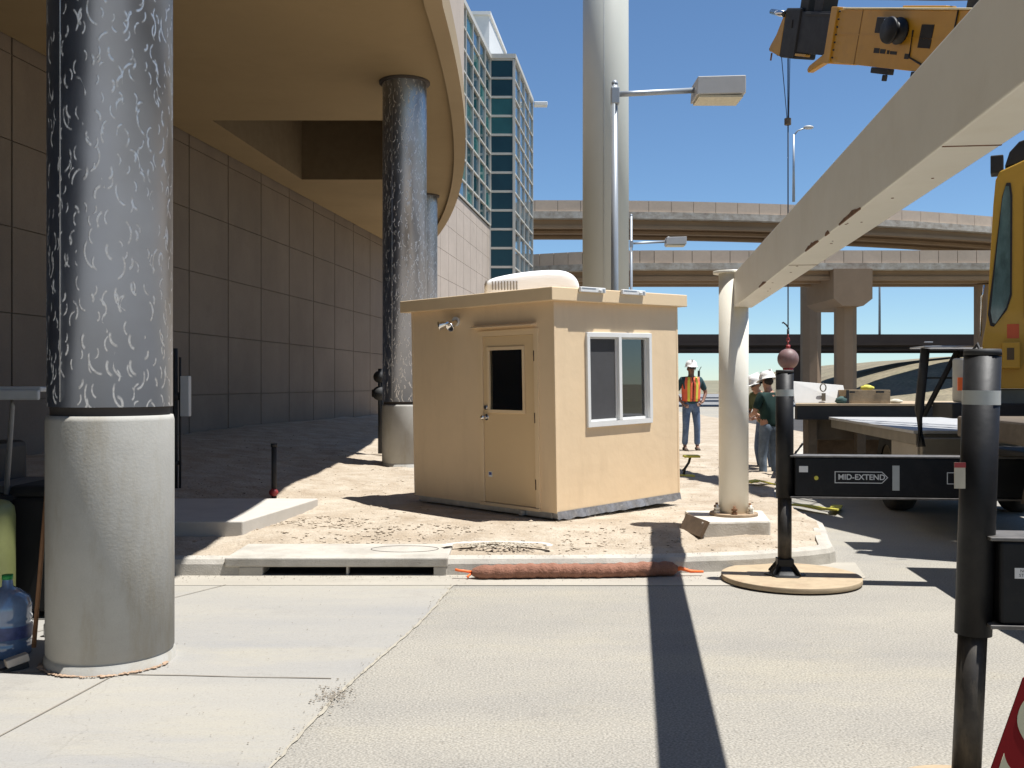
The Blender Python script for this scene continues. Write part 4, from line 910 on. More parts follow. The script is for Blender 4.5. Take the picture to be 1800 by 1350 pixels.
m = MB(); q = BM @ Matrix.Translation((3.55, .30, .08)) @ Matrix.Rotation(R(90), 4, 'X'); m.lathe((0, 0, 0), [(.001, -.09), (.20, -.09), (.21, -.06), (.14, -.05), (.14, .05), (.21, .06), (.20, .09), (.001, .09)], 28, q); m.build('reel_drum', BLACK, boom, local=True)
bb((3.35, .31, .16), (3.5, .36, .25), 'work_light', CHROME, boom)
bb((4.02, .2005, -.15), (4.30, .206, .19), 'boom_opening_shade', VOID, boom, 0)
m = MB()
for k, (a, b_) in enumerate(((2.95, 3.1), (3.12, 3.26), (3.3, 3.36), (3.38, 3.55))): m.box((a, .2005, -.28), (b_, .204, -.2 - .01 * k), BM)
m.box((3.75, .2005, -.33), (3.86, .204, -.25), BM); m.build('stencil_marks', BLACKM, boom, local=True)
m = MB(); m.tube([BM @ V(p) for p in ((3.85, .21, .1), (3.88, .21, -.3), (4.3, .21, -.42), (5.4, .21, -.46))], .012, 6); m.build('hydraulic_hose', BLACKM, boom, local=True); m = MB(); m.tube([BM @ V(p) for p in ((4.75, .21, .40), (4.75, .212, -.1))], .01, 6); m.build('hydraulic_hose', BLACKM, boom, local=True)
for k in range(7):
    m = MB(); q = BM @ V((1.84, .232, -.42 + k * .13)); m.sphere(q, .016, n=8, m=5); m.build('bolt', BLACKM, boom, local=True)
bb((1.9, .2005, -.02), (10.8, .206, .0), 'side_rib', YEL, boom, 0)
bb((2.45, .2005, -.5), (2.47, .203, .4), 'plate_seam', mat('dark_yellow_seam', (.20, .10, .01), .6), boom, 0)
bb((2.95, .1, -.60), (3.4, .2, -.505), 'pulley_bracket', BLACKM, boom); bb((3.35, .18, -.70), (3.40, .24, -.601), 'stud', BLACKM, boom)
bb((4.0, .0, -.60), (5.6, .22, -.504), 'lower_rail', BLACKM, boom)
bb((3.3, -.05, .432), (4.3, .1, .47), 'upper_rail', YEL, boom)
m = MB(); m.tube([BM @ V(p) for p in ((-.1, 0, .62), (1.0, 0, .60), (4.0, 0, .56), (10.5, 0, .55))], .016, 6); m.build('hoist_rope', ROPE, boom, local=True)
for a, w_, h_ in ((.25, .3, .2), (.75, .3, .22), (4.75, .28, .28), (5.9, .14, .16)): bb((a, -.12, .432 if a > 1.6 else .362), (a + w_, .12, .432 + h_), 'rope_guide', BLACKM, boom)
# stowed lattice jib on the far side
m = MB()
for zz in (-.25, .25):
    for yy in (-.55, -1.0): m.tube([BM @ V((2.2, yy, zz)), BM @ V((9.5, yy, zz))], .03, 5)
s_ = 2.2
while s_ < 9.3:
    m.tube([BM @ V((s_, -.55, -.25)), BM @ V((s_ + .4, -1.0, -.25)), BM @ V((s_ + .8, -.55, -.25))], .016, 5); m.tube([BM @ V((s_, -.55, .25)), BM @ V((s_ + .4, -1.0, .25)), BM @ V((s_ + .8, -.55, .25))], .016, 5)
    m.tube([BM @ V((s_, -.55, .25)), BM @ V((s_ + .4, -.55, -.25)), BM @ V((s_ + .8, -.55, .25))], .016, 5); s_ += .8
m.build('stowed_jib', BLACKM, boom, local=True)
# operator cab
ca = -27; CK = Rm @ Matrix.Translation((4.42, 9.25, 0)) @ Matrix.Rotation(R(ca), 4, 'Z')
def cz(y): return 1.62 + (675 - y) / 190.
outl = [(-.045, cz(640)), (-.045, cz(600)), (-.01, cz(560)), (.045, cz(360)), (.065, cz(315)), (.10, cz(300)), (.34, cz(281)), (.95, cz(270)), (.95, cz(683)), (.10, cz(683)), (.10, cz(660))]
wn_ = [(.0, cz(552)), (.02, cz(572)), (.05, cz(574)), (.16, cz(545)), (.20, cz(520)), (.205, cz(345)), (.19, cz(322)), (.155, cz(322)), (.12, cz(345))]
m = MB()
# front skin around the window: body made of strips left by the window
m.prism([(x, .03, z) for x, z in outl], (0, 1.1, 0), CK); cab = m.build('cab', YELD, ct, .012, local=True)
m = MB(); m.prism([(x, .028, z) for x, z in wn_], (0, -.012, 0), CK); fr_ = m.build('window_seal', BLACKM, cab, .004, local=True)
cx = sum(p[0] for p in wn_) / 9; czc = sum(p[1] for p in wn_) / 9
m = MB(); m.prism([(cx + (x - cx) * .80, .0155, czc + (z - czc) * .955) for x, z in wn_], (0, -.003, 0), CK); m.build('window_pane', mat('cab_pane', (.10, .17, .17), .06, var=.6, scale=2.5, spec=.9, stretch=(3, 3, 1)), fr_, local=True)
m = MB(); m.prism([(.30, .028, cz(330)), (.9, .028, cz(320)), (.9, .028, cz(560)), (.30, .028, cz(560))], (0, -.012, 0), CK); f2 = m.build('window_seal', BLACKM, cab, .004, local=True)
m = MB(); m.prism([(.33, .0155, cz(345)), (.87, .0155, cz(335)), (.87, .0155, cz(545)), (.33, .0155, cz(545))], (0, -.003, 0), CK); m.build('window_pane', mat('cab_pane', (.1, .17, .17)), f2, local=True)
m = MB(); m.box((.12, -.05, cz(648)), (.27, .027, cz(602)), CK); m.build('latch_box', YELD, cab, .008, local=True)
m = MB(); m.box((.16, -.0525, cz(633)), (.22, -.051, cz(612)), CK); m.build('decal', mat('decal_black', (.08, .05, .02), .5), cab, local=True)
m = MB(); m.box((.16, .0265, cz(595)), (.26, .028, cz(570)), CK); m.build('decal', ORREF if 0 else mat('decal_orange', (.6, .10, .03), .5), cab, local=True)
m = MB(); m.box((.02, .1, cz(300)), (.13, .3, cz(268)), CK); m.prism([(.14, .1, cz(290)), (.40, .1, cz(283)), (.40, .1, cz(240)), (.26, .1, cz(248)), (.18, .1, cz(265))], (0, .4, 0), CK); m.build('roof_beacon', BLACKM, cab, .01, local=True)
m = MB(); m.tube([CK @ V(p) for p in ((-.06, .05, cz(590)), (-.05, 0, cz(520)), (-.03, 0, cz(500)))], .01, 8); m.build('grab_handle', CHROME, cab, local=True)
m = MB(); m.box((.05, .1, cz(760)), (.95, 1.0, cz(684)), CK); m.build('cab_bracket', mat('grey_steel', (.16, .19, .19), .5, .3, var=.2), ct, .01, local=True)

# hook, ball and hoist line
hp = V((4.52, 16.3, 0)); bz = 2.03
hk = thing('hook_ball', 'faded red headache ball hanging on a wire rope from the boom head', 'crane hook', (hp.x, hp.y, bz))
m = MB(); m.sphere((hp.x, hp.y, bz), .172, n=32, m=20); m.build('ball', BALL, hk)
m = MB(); m.cyl((hp.x, hp.y, bz + .165), (hp.x, hp.y, bz + .23), .035, n=14); m.cyl((hp.x, hp.y, bz - .21), (hp.x, hp.y, bz - .15), .07, .09, n=14)
for k in range(3): m.tube([V((hp.x, hp.y, bz + .26 + k * .055)) + V(((.022 if k % 2 else .004) * cos(a), (.004 if k % 2 else .022) * cos(a), .035 * sin(a))) for a in [R(30 * q) for q in range(13)]], .010, 6)
m.tube([(hp.x, hp.y, bz - .2), (hp.x + .0, hp.y, bz - .27), (hp.x - .07, hp.y, bz - .33), (hp.x - .06, hp.y, bz - .40), (hp.x + .02, hp.y, bz - .43), (hp.x + .08, hp.y, bz - .37)], .022, 8); m.build('swivel', REDV, hk)
m = MB(); m.tube([(hp.x, hp.y, bz + .42), (hp.x + .01, hp.y, bz + .50), (hp.x - .03, hp.y, bz + .56), (hp.x - .08, hp.y, bz + .60), (hp.x - .095, hp.y, bz + .585)], .013, 8); m.cyl((hp.x, hp.y, bz + .39), (hp.x, hp.y, bz + .49), .02, n=10); m.build('rope_socket', BLACKM, hk)
m = MB(); m.cyl((hp.x, hp.y, bz + .45), (hp.x, hp.y, 6.95), .011, n=8)
m.tube([(hp.x - .135, hp.y - .1, 6.95), (hp.x - .02, hp.y, 6.0), (hp.x - .02, hp.y, 5.92)], .007, 6); m.tube([(hp.x + .03, hp.y, 6.95), (hp.x + .012, hp.y, 5.95)], .006, 6); m.build('wire_rope', ROPE, hk)
m = MB(); m.cyl((hp.x - .005, hp.y, 5.86), (hp.x - .005, hp.y, 5.97), .055, n=16); m.build('anti_block_weight', BRN, hk, .008)

# flatbed trailer beyond the crane, with cargo
ft = thing('flatbed_trailer', 'dark flatbed trailer standing beyond the crane with loose cargo on it', 'trailer', (6.2, 16, 0))
m = MB(); m.prism([(4.27, 15.0, 1.29), (8.4, 15.0, 1.29), (8.4, 17.4, 1.29), (5.0, 17.4, 1.29)], (0, 0, .035)); m.build('deck', WOOD, ft, .005)
m = MB(); m.box((4.30, 15.03, 1.08), (8.4, 15.15, 1.288)); m.prism([(4.32, 15.151, 1.09), (4.44, 15.151, 1.09), (5.1, 17.3, 1.09), (4.98, 17.3, 1.09)], (0, 0, .198)); m.build('side_rail', BLACKM, ft, .01)
m = MB(); m.box((4.6, 15.5, .75), (8.4, 15.75, 1.079)); m.box((5.1, 16.7, .75), (8.4, 16.95, 1.079)); m.build('frame', BRN, ft, .01)
for x in (4.55, 5.3):
    m = MB(); m.box((x, 15.3, .0), (x + .14, 15.44, 1.078)); m.box((x - .1, 15.2, .0), (x + .24, 15.54, .03)); m.build('landing_leg', BRN, ft, .008)
m = MB(); m.box((4.85, 15.8, .35), (5.9, 16.6, .749)); m.build('dunnage_box', WOODD, ft, .01)
for x in (6.6, 7.8):
    for y_ in (15.3, 17.1):
        m = MB(); q = Matrix.Translation((x, y_, .48)) @ Matrix.Rotation(R(90), 4, 'X'); m.lathe((0, 0, 0), [(.25, -.13), (.44, -.14), (.48, -.1), (.48, .1), (.44, .14), (.25, .13), (.1, .05), (.001, .05)], 32, q); m.lathe((0, 0, 0), [(.25, -.13), (.2, -.05), (.001, -.05)], 24, q); m.build('wheel', RUBBER, ft)
m = MB(); m.prism([(4.36, 15.35, 1.326), (5.16, 15.32, 1.326), (5.14, 15.45, 1.60), (4.36, 15.48, 1.665)], (0, .03, 0)); wb_ = tag(m.build('white_board', mat('board_white', (.58, .57, .54), .6, var=.08), None, .004), 'tilted off white board with a ring handle standing on the trailer', 'board')
m = MB(); m.tube([(4.80 + .045 * cos(R(a)), 15.36, 1.565 + .06 * sin(R(a))) for a in range(0, 361, 30)], .010, 6, cap=False); m.box((4.77, 15.33, 1.36), (4.83, 15.338, 1.48)); o = m.build('ring_handle', KHAKI, wb_)
cb_ = thing('wooden_crate', 'low open wooden crate on the trailer with a yellow rag on top', 'crate', (5.4, 15.3, 1.327))
m = MB()
m.box((5.05, 15.05, 1.327), (5.72, 15.075, 1.53)); m.box((5.05, 15.55, 1.327), (5.72, 15.575, 1.53)); m.box((5.05, 15.076, 1.327), (5.075, 15.549, 1.53)); m.box((5.695, 15.076, 1.327), (5.72, 15.549, 1.53)); m.box((5.076, 15.076, 1.327), (5.694, 15.549, 1.34)); m.build('box', CRATEW, cb_, .003)
m = MB(); m.box((5.10, 15.035, 1.485), (5.18, 15.048, 1.51)); m.box((5.5, 15.035, 1.485), (5.62, 15.048, 1.515)); m.box((5.05, 15.035, 1.327), (5.09, 15.048, 1.53)); m.build('hardware', BLACKM, cb_)
def lump(name, c, sc, mt, label, cat):
    m = MB(); m.sphere((0, 0, 0), 1, n=18, m=12); m.v = [V((c[0] + p.x * sc[0] * (1 + .3 * mn.noise(p * 2.3)), c[1] + p.y * sc[1] * (1 + .3 * mn.noise(p * 2.1 + V((3, 0, 0)))), c[2] + p.z * sc[2] * (1 + .35 * mn.noise(p * 2.7 + V((9, 0, 0)))))) for p in m.v]
    return tag(m.build(name, mt), label, cat)
lump('rag', (5.46, 15.3, 1.56), (.10, .08, .045), YBR, 'crumpled yellow rag on top of the wooden crate', 'rag')
lump('tarpaulin', (5.0, 15.08, 1.37), (.10, .06, .06), mat('tarp_green', (.05, .10, .09), .8), 'dark green bundle on the trailer left of the crate', 'bundle')
lump('rag', (5.86, 15.2, 1.355), (.10, .07, .035), mat('rag_cream', (.55, .52, .42), .9), 'small cream coloured rag on the trailer right of the crate', 'rag')
# yellow slings and stand
def sling(pts, label, wd=.06):
    m = MB(); vs = []; P = [V(p) for p in pts]
    for k, p in enumerate(P):
        d = (P[min(k + 1, len(P) - 1)] - P[max(k - 1, 0)]); d.z = 0; d.normalize(); nn = V((-d.y, d.x, 0)); vs += [p + nn * wd / 2, p - nn * wd / 2, p + nn * wd / 2 + V((0, 0, .02)), p - nn * wd / 2 + V((0, 0, .02))]
    m.add(vs, [(4 * i + a, 4 * i + b_, 4 * i + 4 + b_, 4 * i + 4 + a) for i in range(len(P) - 1) for a, b_ in ((0, 1), (1, 3), (3, 2), (2, 0))] + [(0, 1, 3, 2), (4 * len(P) - 4, 4 * len(P) - 3, 4 * len(P) - 1, 4 * len(P) - 2)])
    tag(m.build('webbing_sling', YBR), label, 'sling', 'yellow lifting slings on the ground')
sling([(3.30, 13.9, .24), (3.45, 13.95, .26), (3.65, 14.0, .21), (3.8, 14.05, .17), (3.95, 14.1, .12)], 'flat yellow sling on the dirt at the feet of the workers', .16)
sling([(3.62, 12.9, .05), (3.75, 12.7, .06), (3.88, 12.45, .05), (3.98, 12.3, .06), (4.05, 12.5, .04), (4.2, 12.85, .04)], 'loose yellow sling on the road below the black outrigger beam', .13)
ys_ = thing('yellow_stand', 'small yellow stand beside the right wall of the booth', 'stand', (2.95, 15.2, .2))
m = MB(); m.box((2.62, 15.1, .50), (2.86, 15.3, .535)); m.build('top_plate', YBR, ys_, .008)
m = MB(); m.tube([(2.72, 15.2, .50), (2.70, 15.2, .42), (2.64, 15.2, .33), (2.62, 15.2, .24)], .02, 8); m.tube([(2.66, 15.2, .36), (2.60, 15.2, .3)], .012, 8); m.build('leg', BLACKM, ys_)
m = MB(); m.box((2.58, 15.1, .20), (2.78, 15.3, .235)); m.build('foot_plate', YBR, ys_, .008)
# pipe and dark lump on the road beyond
m = MB(); m.sphere((0, 0, 0), 1, n=14, m=8); m.v = [V((4.32 + p.x * .06, 19.0 + p.y * .05, .12 + p.z * .04)) for p in m.v]

# ================================================================== SILT SOCK
ss = thing('silt_sock', 'rust coloured silt sock lying along the kerb with orange rope ends', 'silt sock', (.5, 8.28, .07))
m = MB(); P = []; 
for i in range(90):
    t_ = i / 89; x = -.33 + 1.72 * t_; P.append((x, 8.26 + .13 * t_ ** 2 + .008 * sin(x * 5), .065 + .004 * sin(x * 7) + .0))
rs = [.03 + .035 * sm(0, .05, i / 89) * sm(1, .97, i / 89) + .004 * sin(i * 1.3) + .003 * sin(i * .61) for i in range(90)]; m.tube(P, rs, 20)
for i, p in enumerate(m.v[:90 * 20]):
    m.v[i] = V((p.x, p.y, .013 + (p.z - .013) * .95 if p.z > .02 else .014))
m.build('sock', SOCK, ss)
m = MB(); m.tube([(-.33, 8.26, .06), (-.38, 8.24, .07), (-.44, 8.25, .075), (-.47, 8.26, .08)], .011, 8); m.tube([(-.33, 8.25, .05), (-.37, 8.22, .03), (-.36, 8.21, .025)], .009, 8); m.build('rope_end', ORANGE, ss)
m = MB(); m.tube([(1.385, 8.385, .06), (1.42, 8.38, .07), (1.47, 8.37, .055), (1.50, 8.37, .045), (1.61, 8.38, .04)], [.02, .018, .014, .014, .010], 8); m.build('rope_end', ORANGE, ss)

# ================================================================== SMALL THINGS AT LEFT
t = thing('water_jug', 'blue five gallon water jug with a green cap left of the column', 'water jug', (-3.0, 5.93, 0))
x, y = -3.005, 5.93
m = MB(); m.lathe((x, y, .005), [(.001, 0), (.12, 0), (.134, .015), (.136, .08), (.128, .095), (.136, .11), (.136, .19), (.128, .205), (.136, .22), (.136, .30), (.12, .35), (.07, .39), (.032, .41), (.028, .455)], 48); m.build('bottle', WATER, t)
m = MB(); m.cyl((x, y, .458), (x, y, .485), .031, n=20); m.build('cap', mat('green_cap', (.02, .28, .06), .5), t)
m = MB(); m.lathe((x, y, .005), [(.137, .115), (.1375, .13), (.1375, .18), (.137, .188)], 48); m.build('label', mat('jug_label', (.07, .09, .22), .4, var=.3, scale=30), t)
t = thing('gas_cylinder', 'tall pale green gas tank standing behind the water jug', 'gas cylinder', (-3.55, 6.7, 0))
x, y = -3.50, 6.62
m = MB(); m.lathe((x, y, 0), [(.001, 0), (.17, 0), (.18, .02), (.18, .74), (.172, .80), (.14, .835), (.07, .853), (.001, .86)], 40); m.build('tank', GREENT, t)
m = MB(); m.cyl((x - .05, y, .85), (x - .05, y, .9), .02, n=10); m.build('valve', BRN, t)
t = thing('push_broom', 'push broom with a long brown handle leaning on the near column', 'broom', (-2.9, 5.75, 0))
m = MB(); m.tube([(-2.815, 5.86, .07), (-2.755, 5.93, 1.17)], .013, 10); m.build('handle', mat('broom_handle', (.30, .15, .07), .7, var=.2, scale=9), t)
Mx = Matrix.Translation((-2.80, 5.64, .035)) @ Matrix.Rotation(R(40), 4, 'Z') @ Matrix.Rotation(R(-12), 4, 'Y'); m = MB(); m.box((-.06, -.03, .0), (.06, .03, .045), Mx); m.build('head', mat('broom_head', (.50, .43, .35), .8, var=.15, scale=10), t, .006)
m = MB(); m.box((-.14, -.025, -.035), (.05, .025, -.001), Mx); m.build('bristles', BLACKM, t)
m = MB(); m.box((-2.98, 6.35, .09), (-2.6, 6.41, .135)); m.cyl((-2.97, 6.38, 0), (-2.97, 6.38, .09), .03, n=10); tag(m.build('plastic_pipe', STICK, None, .01), 'short white plastic pipe behind the broom handle', 'pipe')
# utility cart in the shade
t = thing('utility_cart', 'dark utility cart with a pale roof in the shade far left', 'cart', (-4.3, 8.2, 0))
m = MB(); m.box((-5.5, 7.5, 1.56), (-3.55, 8.5, 1.60)); m.box((-5.5, 7.46, 1.50), (-3.55, 7.50, 1.575)); m.build('roof', CANOPYM, t, .012)
for p, q in (((-3.80, 7.55, 1.56), (-3.86, 7.6, .78)), ((-3.7, 8.4, 1.56), (-3.75, 8.4, .78)), ((-5.3, 7.55, 1.56), (-5.35, 7.6, .78))):
    m = MB(); m.tube([p, (p[0] + .01, p[1], 1.45), q], .02, 8); m.build('roof_strut', mat('strut_grey', (.35, .32, .29), .6), t)
m = MB(); m.box((-5.6, 7.55, .28), (-3.6, 8.5, .78)); m.box((-4.6, 7.6, .781), (-4.1, 8.45, 1.15)); m.build('body', BLACKM, t, .05)
m = MB(); m.box((-4.1, 7.62, .781), (-3.68, 8.4, .84)); m.build('tray', mat('tray_grey', (.10, .09, .08), .7), t, .01)
for x in (-5.2, -3.95):
    for y_ in (7.62, 8.42):
        m = MB(); q = Matrix.Translation((x, y_, .24)) @ Matrix.Rotation(R(90), 4, 'X'); m.lathe((0, 0, 0), [(.001, -.09), (.2, -.09), (.24, -.06), (.24, .06), (.2, .09), (.001, .09)], 24, q); m.build('wheel', RUBBER, t)
def junk(nm, c, sc, mt, lb, cat): return lump(nm, c, sc, mt, lb, cat)
t = thing('dark_fill_chest', 'black tool chest added to darken the gap behind the broom handle', 'tool chest', (-3.1, 7.1, 0))
TCB = mat('dark_fill_black', (.006, .006, .006), .9, var=.3)  # black box added as a dark fill, near-black even where sun falls
m = MB(); m.box((-3.45, 6.85, .05), (-2.72, 7.4, .84)); m.build('body', TCB, t, .03)
m = MB(); m.box((-3.46, 6.84, .842), (-2.71, 7.41, .92)); m.build('lid', TCB, t, .03)
m = MB(); m.tube([(-3.2, 6.84, .6), (-3.2, 6.80, .6), (-2.95, 6.80, .6), (-2.95, 6.84, .6)], .012, 6); m.build('handle', POLEG, t)
for q in (-3.38, -2.8):
    m = MB(); m.cyl((q, 6.9, .05), (q + .04, 6.9, .05), .05, n=14); m.build('caster', RUBBER, t)
# post with meter box, riser pipe
t = thing('meter_post', 'slim dark post with a grey meter box in the shade behind the near column', 'meter post', (-4.15, 12.3, .45))
m = MB(); m.cyl((-4.16, 12.3, .3), (-4.16, 12.3, 2.06), .03, n=14); m.cyl((-4.10, 12.3, .3), (-4.10, 12.3, 1.95), .014, n=10); m.build('post', BLACKM, t)
m = MB(); m.box((-4.09, 12.26, 1.22), (-3.98, 12.36, 1.72)); m.build('meter_box', LAMPH, t, .01)
m = MB(); m.cyl((-4.16, 12.3, 1.42), (-4.16, 12.3, 1.52), .045, n=14); m.cyl((-4.16, 12.3, .62), (-4.16, 12.3, .67), .045, n=14); m.build('clamp', BLACKM, t)
t = thing('riser_pipe', 'short black pipe with a red foot standing in the shaded dirt', 'pipe', (-2.88, 12.05, .26))
m = MB(); m.cyl((-2.88, 12.05, .2), (-2.88, 12.05, .88), .032, n=16); m.cyl((-2.88, 12.05, .86), (-2.88, 12.05, .9), .04, n=16); m.build('pipe', BLACKM, t)
m = MB(); m.sphere((-2.88, 12.03, .31), .052, (1.1, 1, .9)); m.build('red_fitting', REDV, t)
# valve assembly on the shaded wall beside second column
t = thing('wall_hydrant', 'black valve assembly just left of the second steel column', 'hydrant', (-2.9, 18.5, 1.5))
m = MB(); m.cyl((-2.4, 18.2, .35), (-2.4, 18.2, 1.9), .05, n=12); m.sphere((-2.42, 18.15, 1.75), .11); m.sphere((-2.42, 18.15, 1.45), .13); m.cyl((-2.55, 18.15, 1.45), (-2.25, 18.15, 1.45), .07, n=12); m.build('valve', BLACKM, t)

# ================================================================== STOP SIGN at lower right
sc0 = V((1.478, 2.40, .69)); ra = R(-19.5)
sg = thing('stop_sign', 'red octagonal stop sign tilted at the lower right corner', 'sign', sc0)
rr = .305 / cos(R(22.5)); oc = [(rr * cos(R(22.5 + 45 * k)), 0, rr * sin(R(22.5 + 45 * k))) for k in range(8)]
SM = Matrix.Translation(sc0) @ Matrix.Rotation(-ra, 4, 'Y')
m = MB(); m.prism(oc, (0, .004, 0), SM); m.build('plate', REDS, sg)
m = MB(); 
SMl = Matrix.Rotation(-ra, 4, 'Y')
text('lettering', 'STOP', .285, SIGNL, sg, SMl @ Matrix.Translation((-.006, -.001, -.02)) @ Matrix.Diagonal((.86, 1, 1.15, 1)) @ MF, .0005)
m = MB(); m.tube([SM @ V((.0, .02, -.35)), V((1.62, 2.42, .02))], .02, 10); m.box((1.35, 2.2, .0), (1.95, 2.65, .03)); m.build('stand', GALV, sg)

# ================================================================== PEOPLE
def person(label, base, yaw, pose, mats, hat=True, vest=False):
    """pose: dict of joints in metres, x right, y back (face looks to -y), z up, feet at 0"""
    t = thing('person', label, 'person', base, (0, 0, yaw)); J = {k: V(p) for k, p in pose.items() if k[0] != '_'}
    pts = []; rad = []; ed = []; ix = {}
    def P(n, p, r): ix[n] = len(pts); pts.append(V(p)); rad.append(r)
    def E(a, b_): ed.append((ix[a], ix[b_]))
    P('pel', J['pelvis'], (.14, .105)); P('sp', J['pelvis'].lerp(J['chest'], .5), (.135, .10)); P('ch', J['chest'], (.155, .105)); P('nk', J['neck'], .062); P('hb', J['head'] + V((0, .0, -.09)), .058); P('hd', J['head'], (.078, .092)); P('ht', J['head'] + V((0, .01, .085)), (.062, .07))
    for a, b_ in (('pel', 'sp'), ('sp', 'ch'), ('ch', 'nk'), ('nk', 'hb'), ('hb', 'hd'), ('hd', 'ht')): E(a, b_)
    for s in ('l', 'r'):
        P('s' + s, J['sh' + s], .06); P('e' + s, J['el' + s], .041); P('w' + s, J['wr' + s], .028); P('p' + s, J['wr' + s].lerp(J['ha' + s], .5), (.036, .02)); P('q' + s, J['ha' + s], (.034, .016))
        E('ch', 's' + s); E('s' + s, 'e' + s); E('e' + s, 'w' + s); E('w' + s, 'p' + s); E('p' + s, 'q' + s)
        hd_ = (J['ha' + s] - J['wr' + s]).normalized(); sd_v = hd_.cross(V((0, 1, 0))).normalized()
        for f, (o_, L_) in enumerate(((-.028, .06), (-.009, .072), (.010, .068), (.027, .052))):
            b0 = J['ha' + s] + sd_v * o_ + hd_ * .02; P('f%d%s' % (f, s), b0 + hd_ * .01, .0095); P('g%d%s' % (f, s), b0 + hd_ * L_ * .55 + V((0, -.006, 0)), .0088); P('h%d%s' % (f, s), b0 + hd_ * L_ + V((0, -.02, 0)), .0075)
            E('q' + s, 'f%d%s' % (f, s)); E('f%d%s' % (f, s), 'g%d%s' % (f, s)); E('g%d%s' % (f, s), 'h%d%s' % (f, s))
        b0 = J['wr' + s].lerp(J['ha' + s], .4); P('t0' + s, b0 - sd_v * .04 + V((0, -.02, 0)), .011); P('t1' + s, b0 - sd_v * .06 + hd_ * .04 + V((0, -.03, 0)), .009); E('p' + s, 't0' + s); E('t0' + s, 't1' + s)
        P('hp' + s, J['hip' + s], .088); P('k' + s, J['kn' + s], .056); P('a' + s, J['an' + s], .038); P('b' + s, J['an' + s] + V((0, -.10, -.05)), .03)
        E('pel', 'hp' + s); E('hp' + s, 'k' + s); E('k' + s, 'a' + s); E('a' + s, 'b' + s)
    skinned('body', pts, ed, rad, mats['skin'], t, 2, 0)
    def garment(name, seq, mt, off=V((0, 0, 0))):
        pp = []; rd = []; ee = []; nm = {}
        for nme, p, r in seq['v']: nm[nme] = len(pp); pp.append(V(p)); rd.append(r)
        for a, b_ in seq['e']: ee.append((nm[a], nm[b_]))
        return skinned(name, pp, ee, rd, mt, t, 2, 0)
    v_ = [('c', J['chest'], (.19, .145)), ('s', J['pelvis'].lerp(J['chest'], .5), (.168, .138)), ('p', J['pelvis'] + V((0, 0, .0)), (.16, .125)), ('p2', J['pelvis'] + V((0, 0, -.06)), (.155, .12)), ('n', J['neck'] + V((0, 0, -.03)), .082)]
    e_ = [('c', 's'), ('s', 'p'), ('p', 'p2'), ('c', 'n')]
    for s in ('l', 'r'):
        v_ += [('s' + s, J['sh' + s], .08), ('m' + s, J['sh' + s].lerp(J['el' + s], .55), .064), ('e' + s, J['sh' + s].lerp(J['el' + s], .85), .062)]; e_ += [('c', 's' + s), ('s' + s, 'm' + s), ('m' + s, 'e' + s)]
    garment('shirt', {'v': v_, 'e': e_}, mats['shirt'])
    v_ = [('p', J['pelvis'] + V((0, 0, .02)), (.152, .118)), ('w', J['pelvis'] + V((0, 0, .09)), (.145, .112))]; e_ = [('p', 'w')]
    for s in ('l', 'r'):
        v_ += [('h' + s, J['hip' + s] + V((0, 0, -.06)), .10), ('t' + s, J['hip' + s].lerp(J['kn' + s], .55), .086), ('k' + s, J['kn' + s], .072), ('m' + s, J['kn' + s].lerp(J['an' + s], .5), .066), ('a' + s, J['an' + s] + V((0, 0, .02)), .066)]
        e_ += [('p', 'h' + s), ('h' + s, 't' + s), ('t' + s, 'k' + s), ('k' + s, 'm' + s), ('m' + s, 'a' + s)]
    garment('trousers', {'v': v_, 'e': e_}, mats['pants'])
    for s in ('l', 'r'):
        a = J['an' + s]; garment('boot', {'v': [('a', a + V((0, .01, -.01)), .052), ('b', a + V((0, .03, -.055)), .046), ('c', a + V((0, -.09, -.06)), (.045, .038)), ('d', a + V((0, -.16, -.068)), (.038, .026))], 'e': [('a', 'b'), ('b', 'c'), ('c', 'd')]}, BOOT)
    H = J['head']; tilt = pose.get('_tilt', 0); RH = Matrix.Translation(H + V((0, 0, .05))) @ Matrix.Rotation(tilt, 4, 'X')
    m = MB(); m.lathe((0, 0, 0), [(.150, -.012), (.150, -.004), (.128, .0), (.124, .05), (.105, .095), (.065, .125), (.001, .135)], 32, RH @ Matrix.Diagonal((.92, 1.08, 1, 1)))
    m.prism([(-.10, -.11, -.006), (-.06, -.195, -.02), (.06, -.195, -.02), (.10, -.11, -.006)], (0, 0, .01), RH); m.box((-.012, -.12, .06), (.012, .12, .137), RH); m.build('hard_hat', HAT, t, 0, local=True)
    # face: brow glasses, nose, mouth, ears, back hair
    RF = Matrix.Translation(H) @ Matrix.Rotation(tilt, 4, 'X')
    m = MB(); m.box((-.07, -.104, .0), (.07, -.088, .035), RF); m.box((-.078, -.09, .015), (-.072, .02, .024), RF); m.box((.072, -.09, .015), (.078, .02, .024), RF); m.build('sunglasses', BLACKM, t, .006, local=True)
    m = MB(); m.prism([(0, -.088, .015), (-.014, -.088, -.03), (.014, -.088, -.03)], (0, 0, .001), RF); 
    m.add([RF @ V(p) for p in ((0, -.09, .01), (-.017, -.088, -.033), (.017, -.088, -.033), (0, -.118, -.028))], [(0, 1, 3), (0, 3, 2), (1, 2, 3), (0, 2, 1)]); m.sphere(RF @ V((-.082, .0, -.005)), .022, (.4, .7, 1.2), 10, 6); m.sphere(RF @ V((.082, .0, -.005)), .022, (.4, .7, 1.2), 10, 6); m.build('nose_and_ears', mats['skin'], t, local=True)
    m = MB(); m.box((-.026, -.093, -.062), (.026, -.082, -.053), RF); m.build('mouth', mat('lip', (.22, .08, .06), .6), t, .003, local=True)
    m = MB(); m.sphere(RF @ V((0, .035, .005)), .083, (.93, .85, .8), 18, 10); m.build('hair', HAIR, t, local=True)
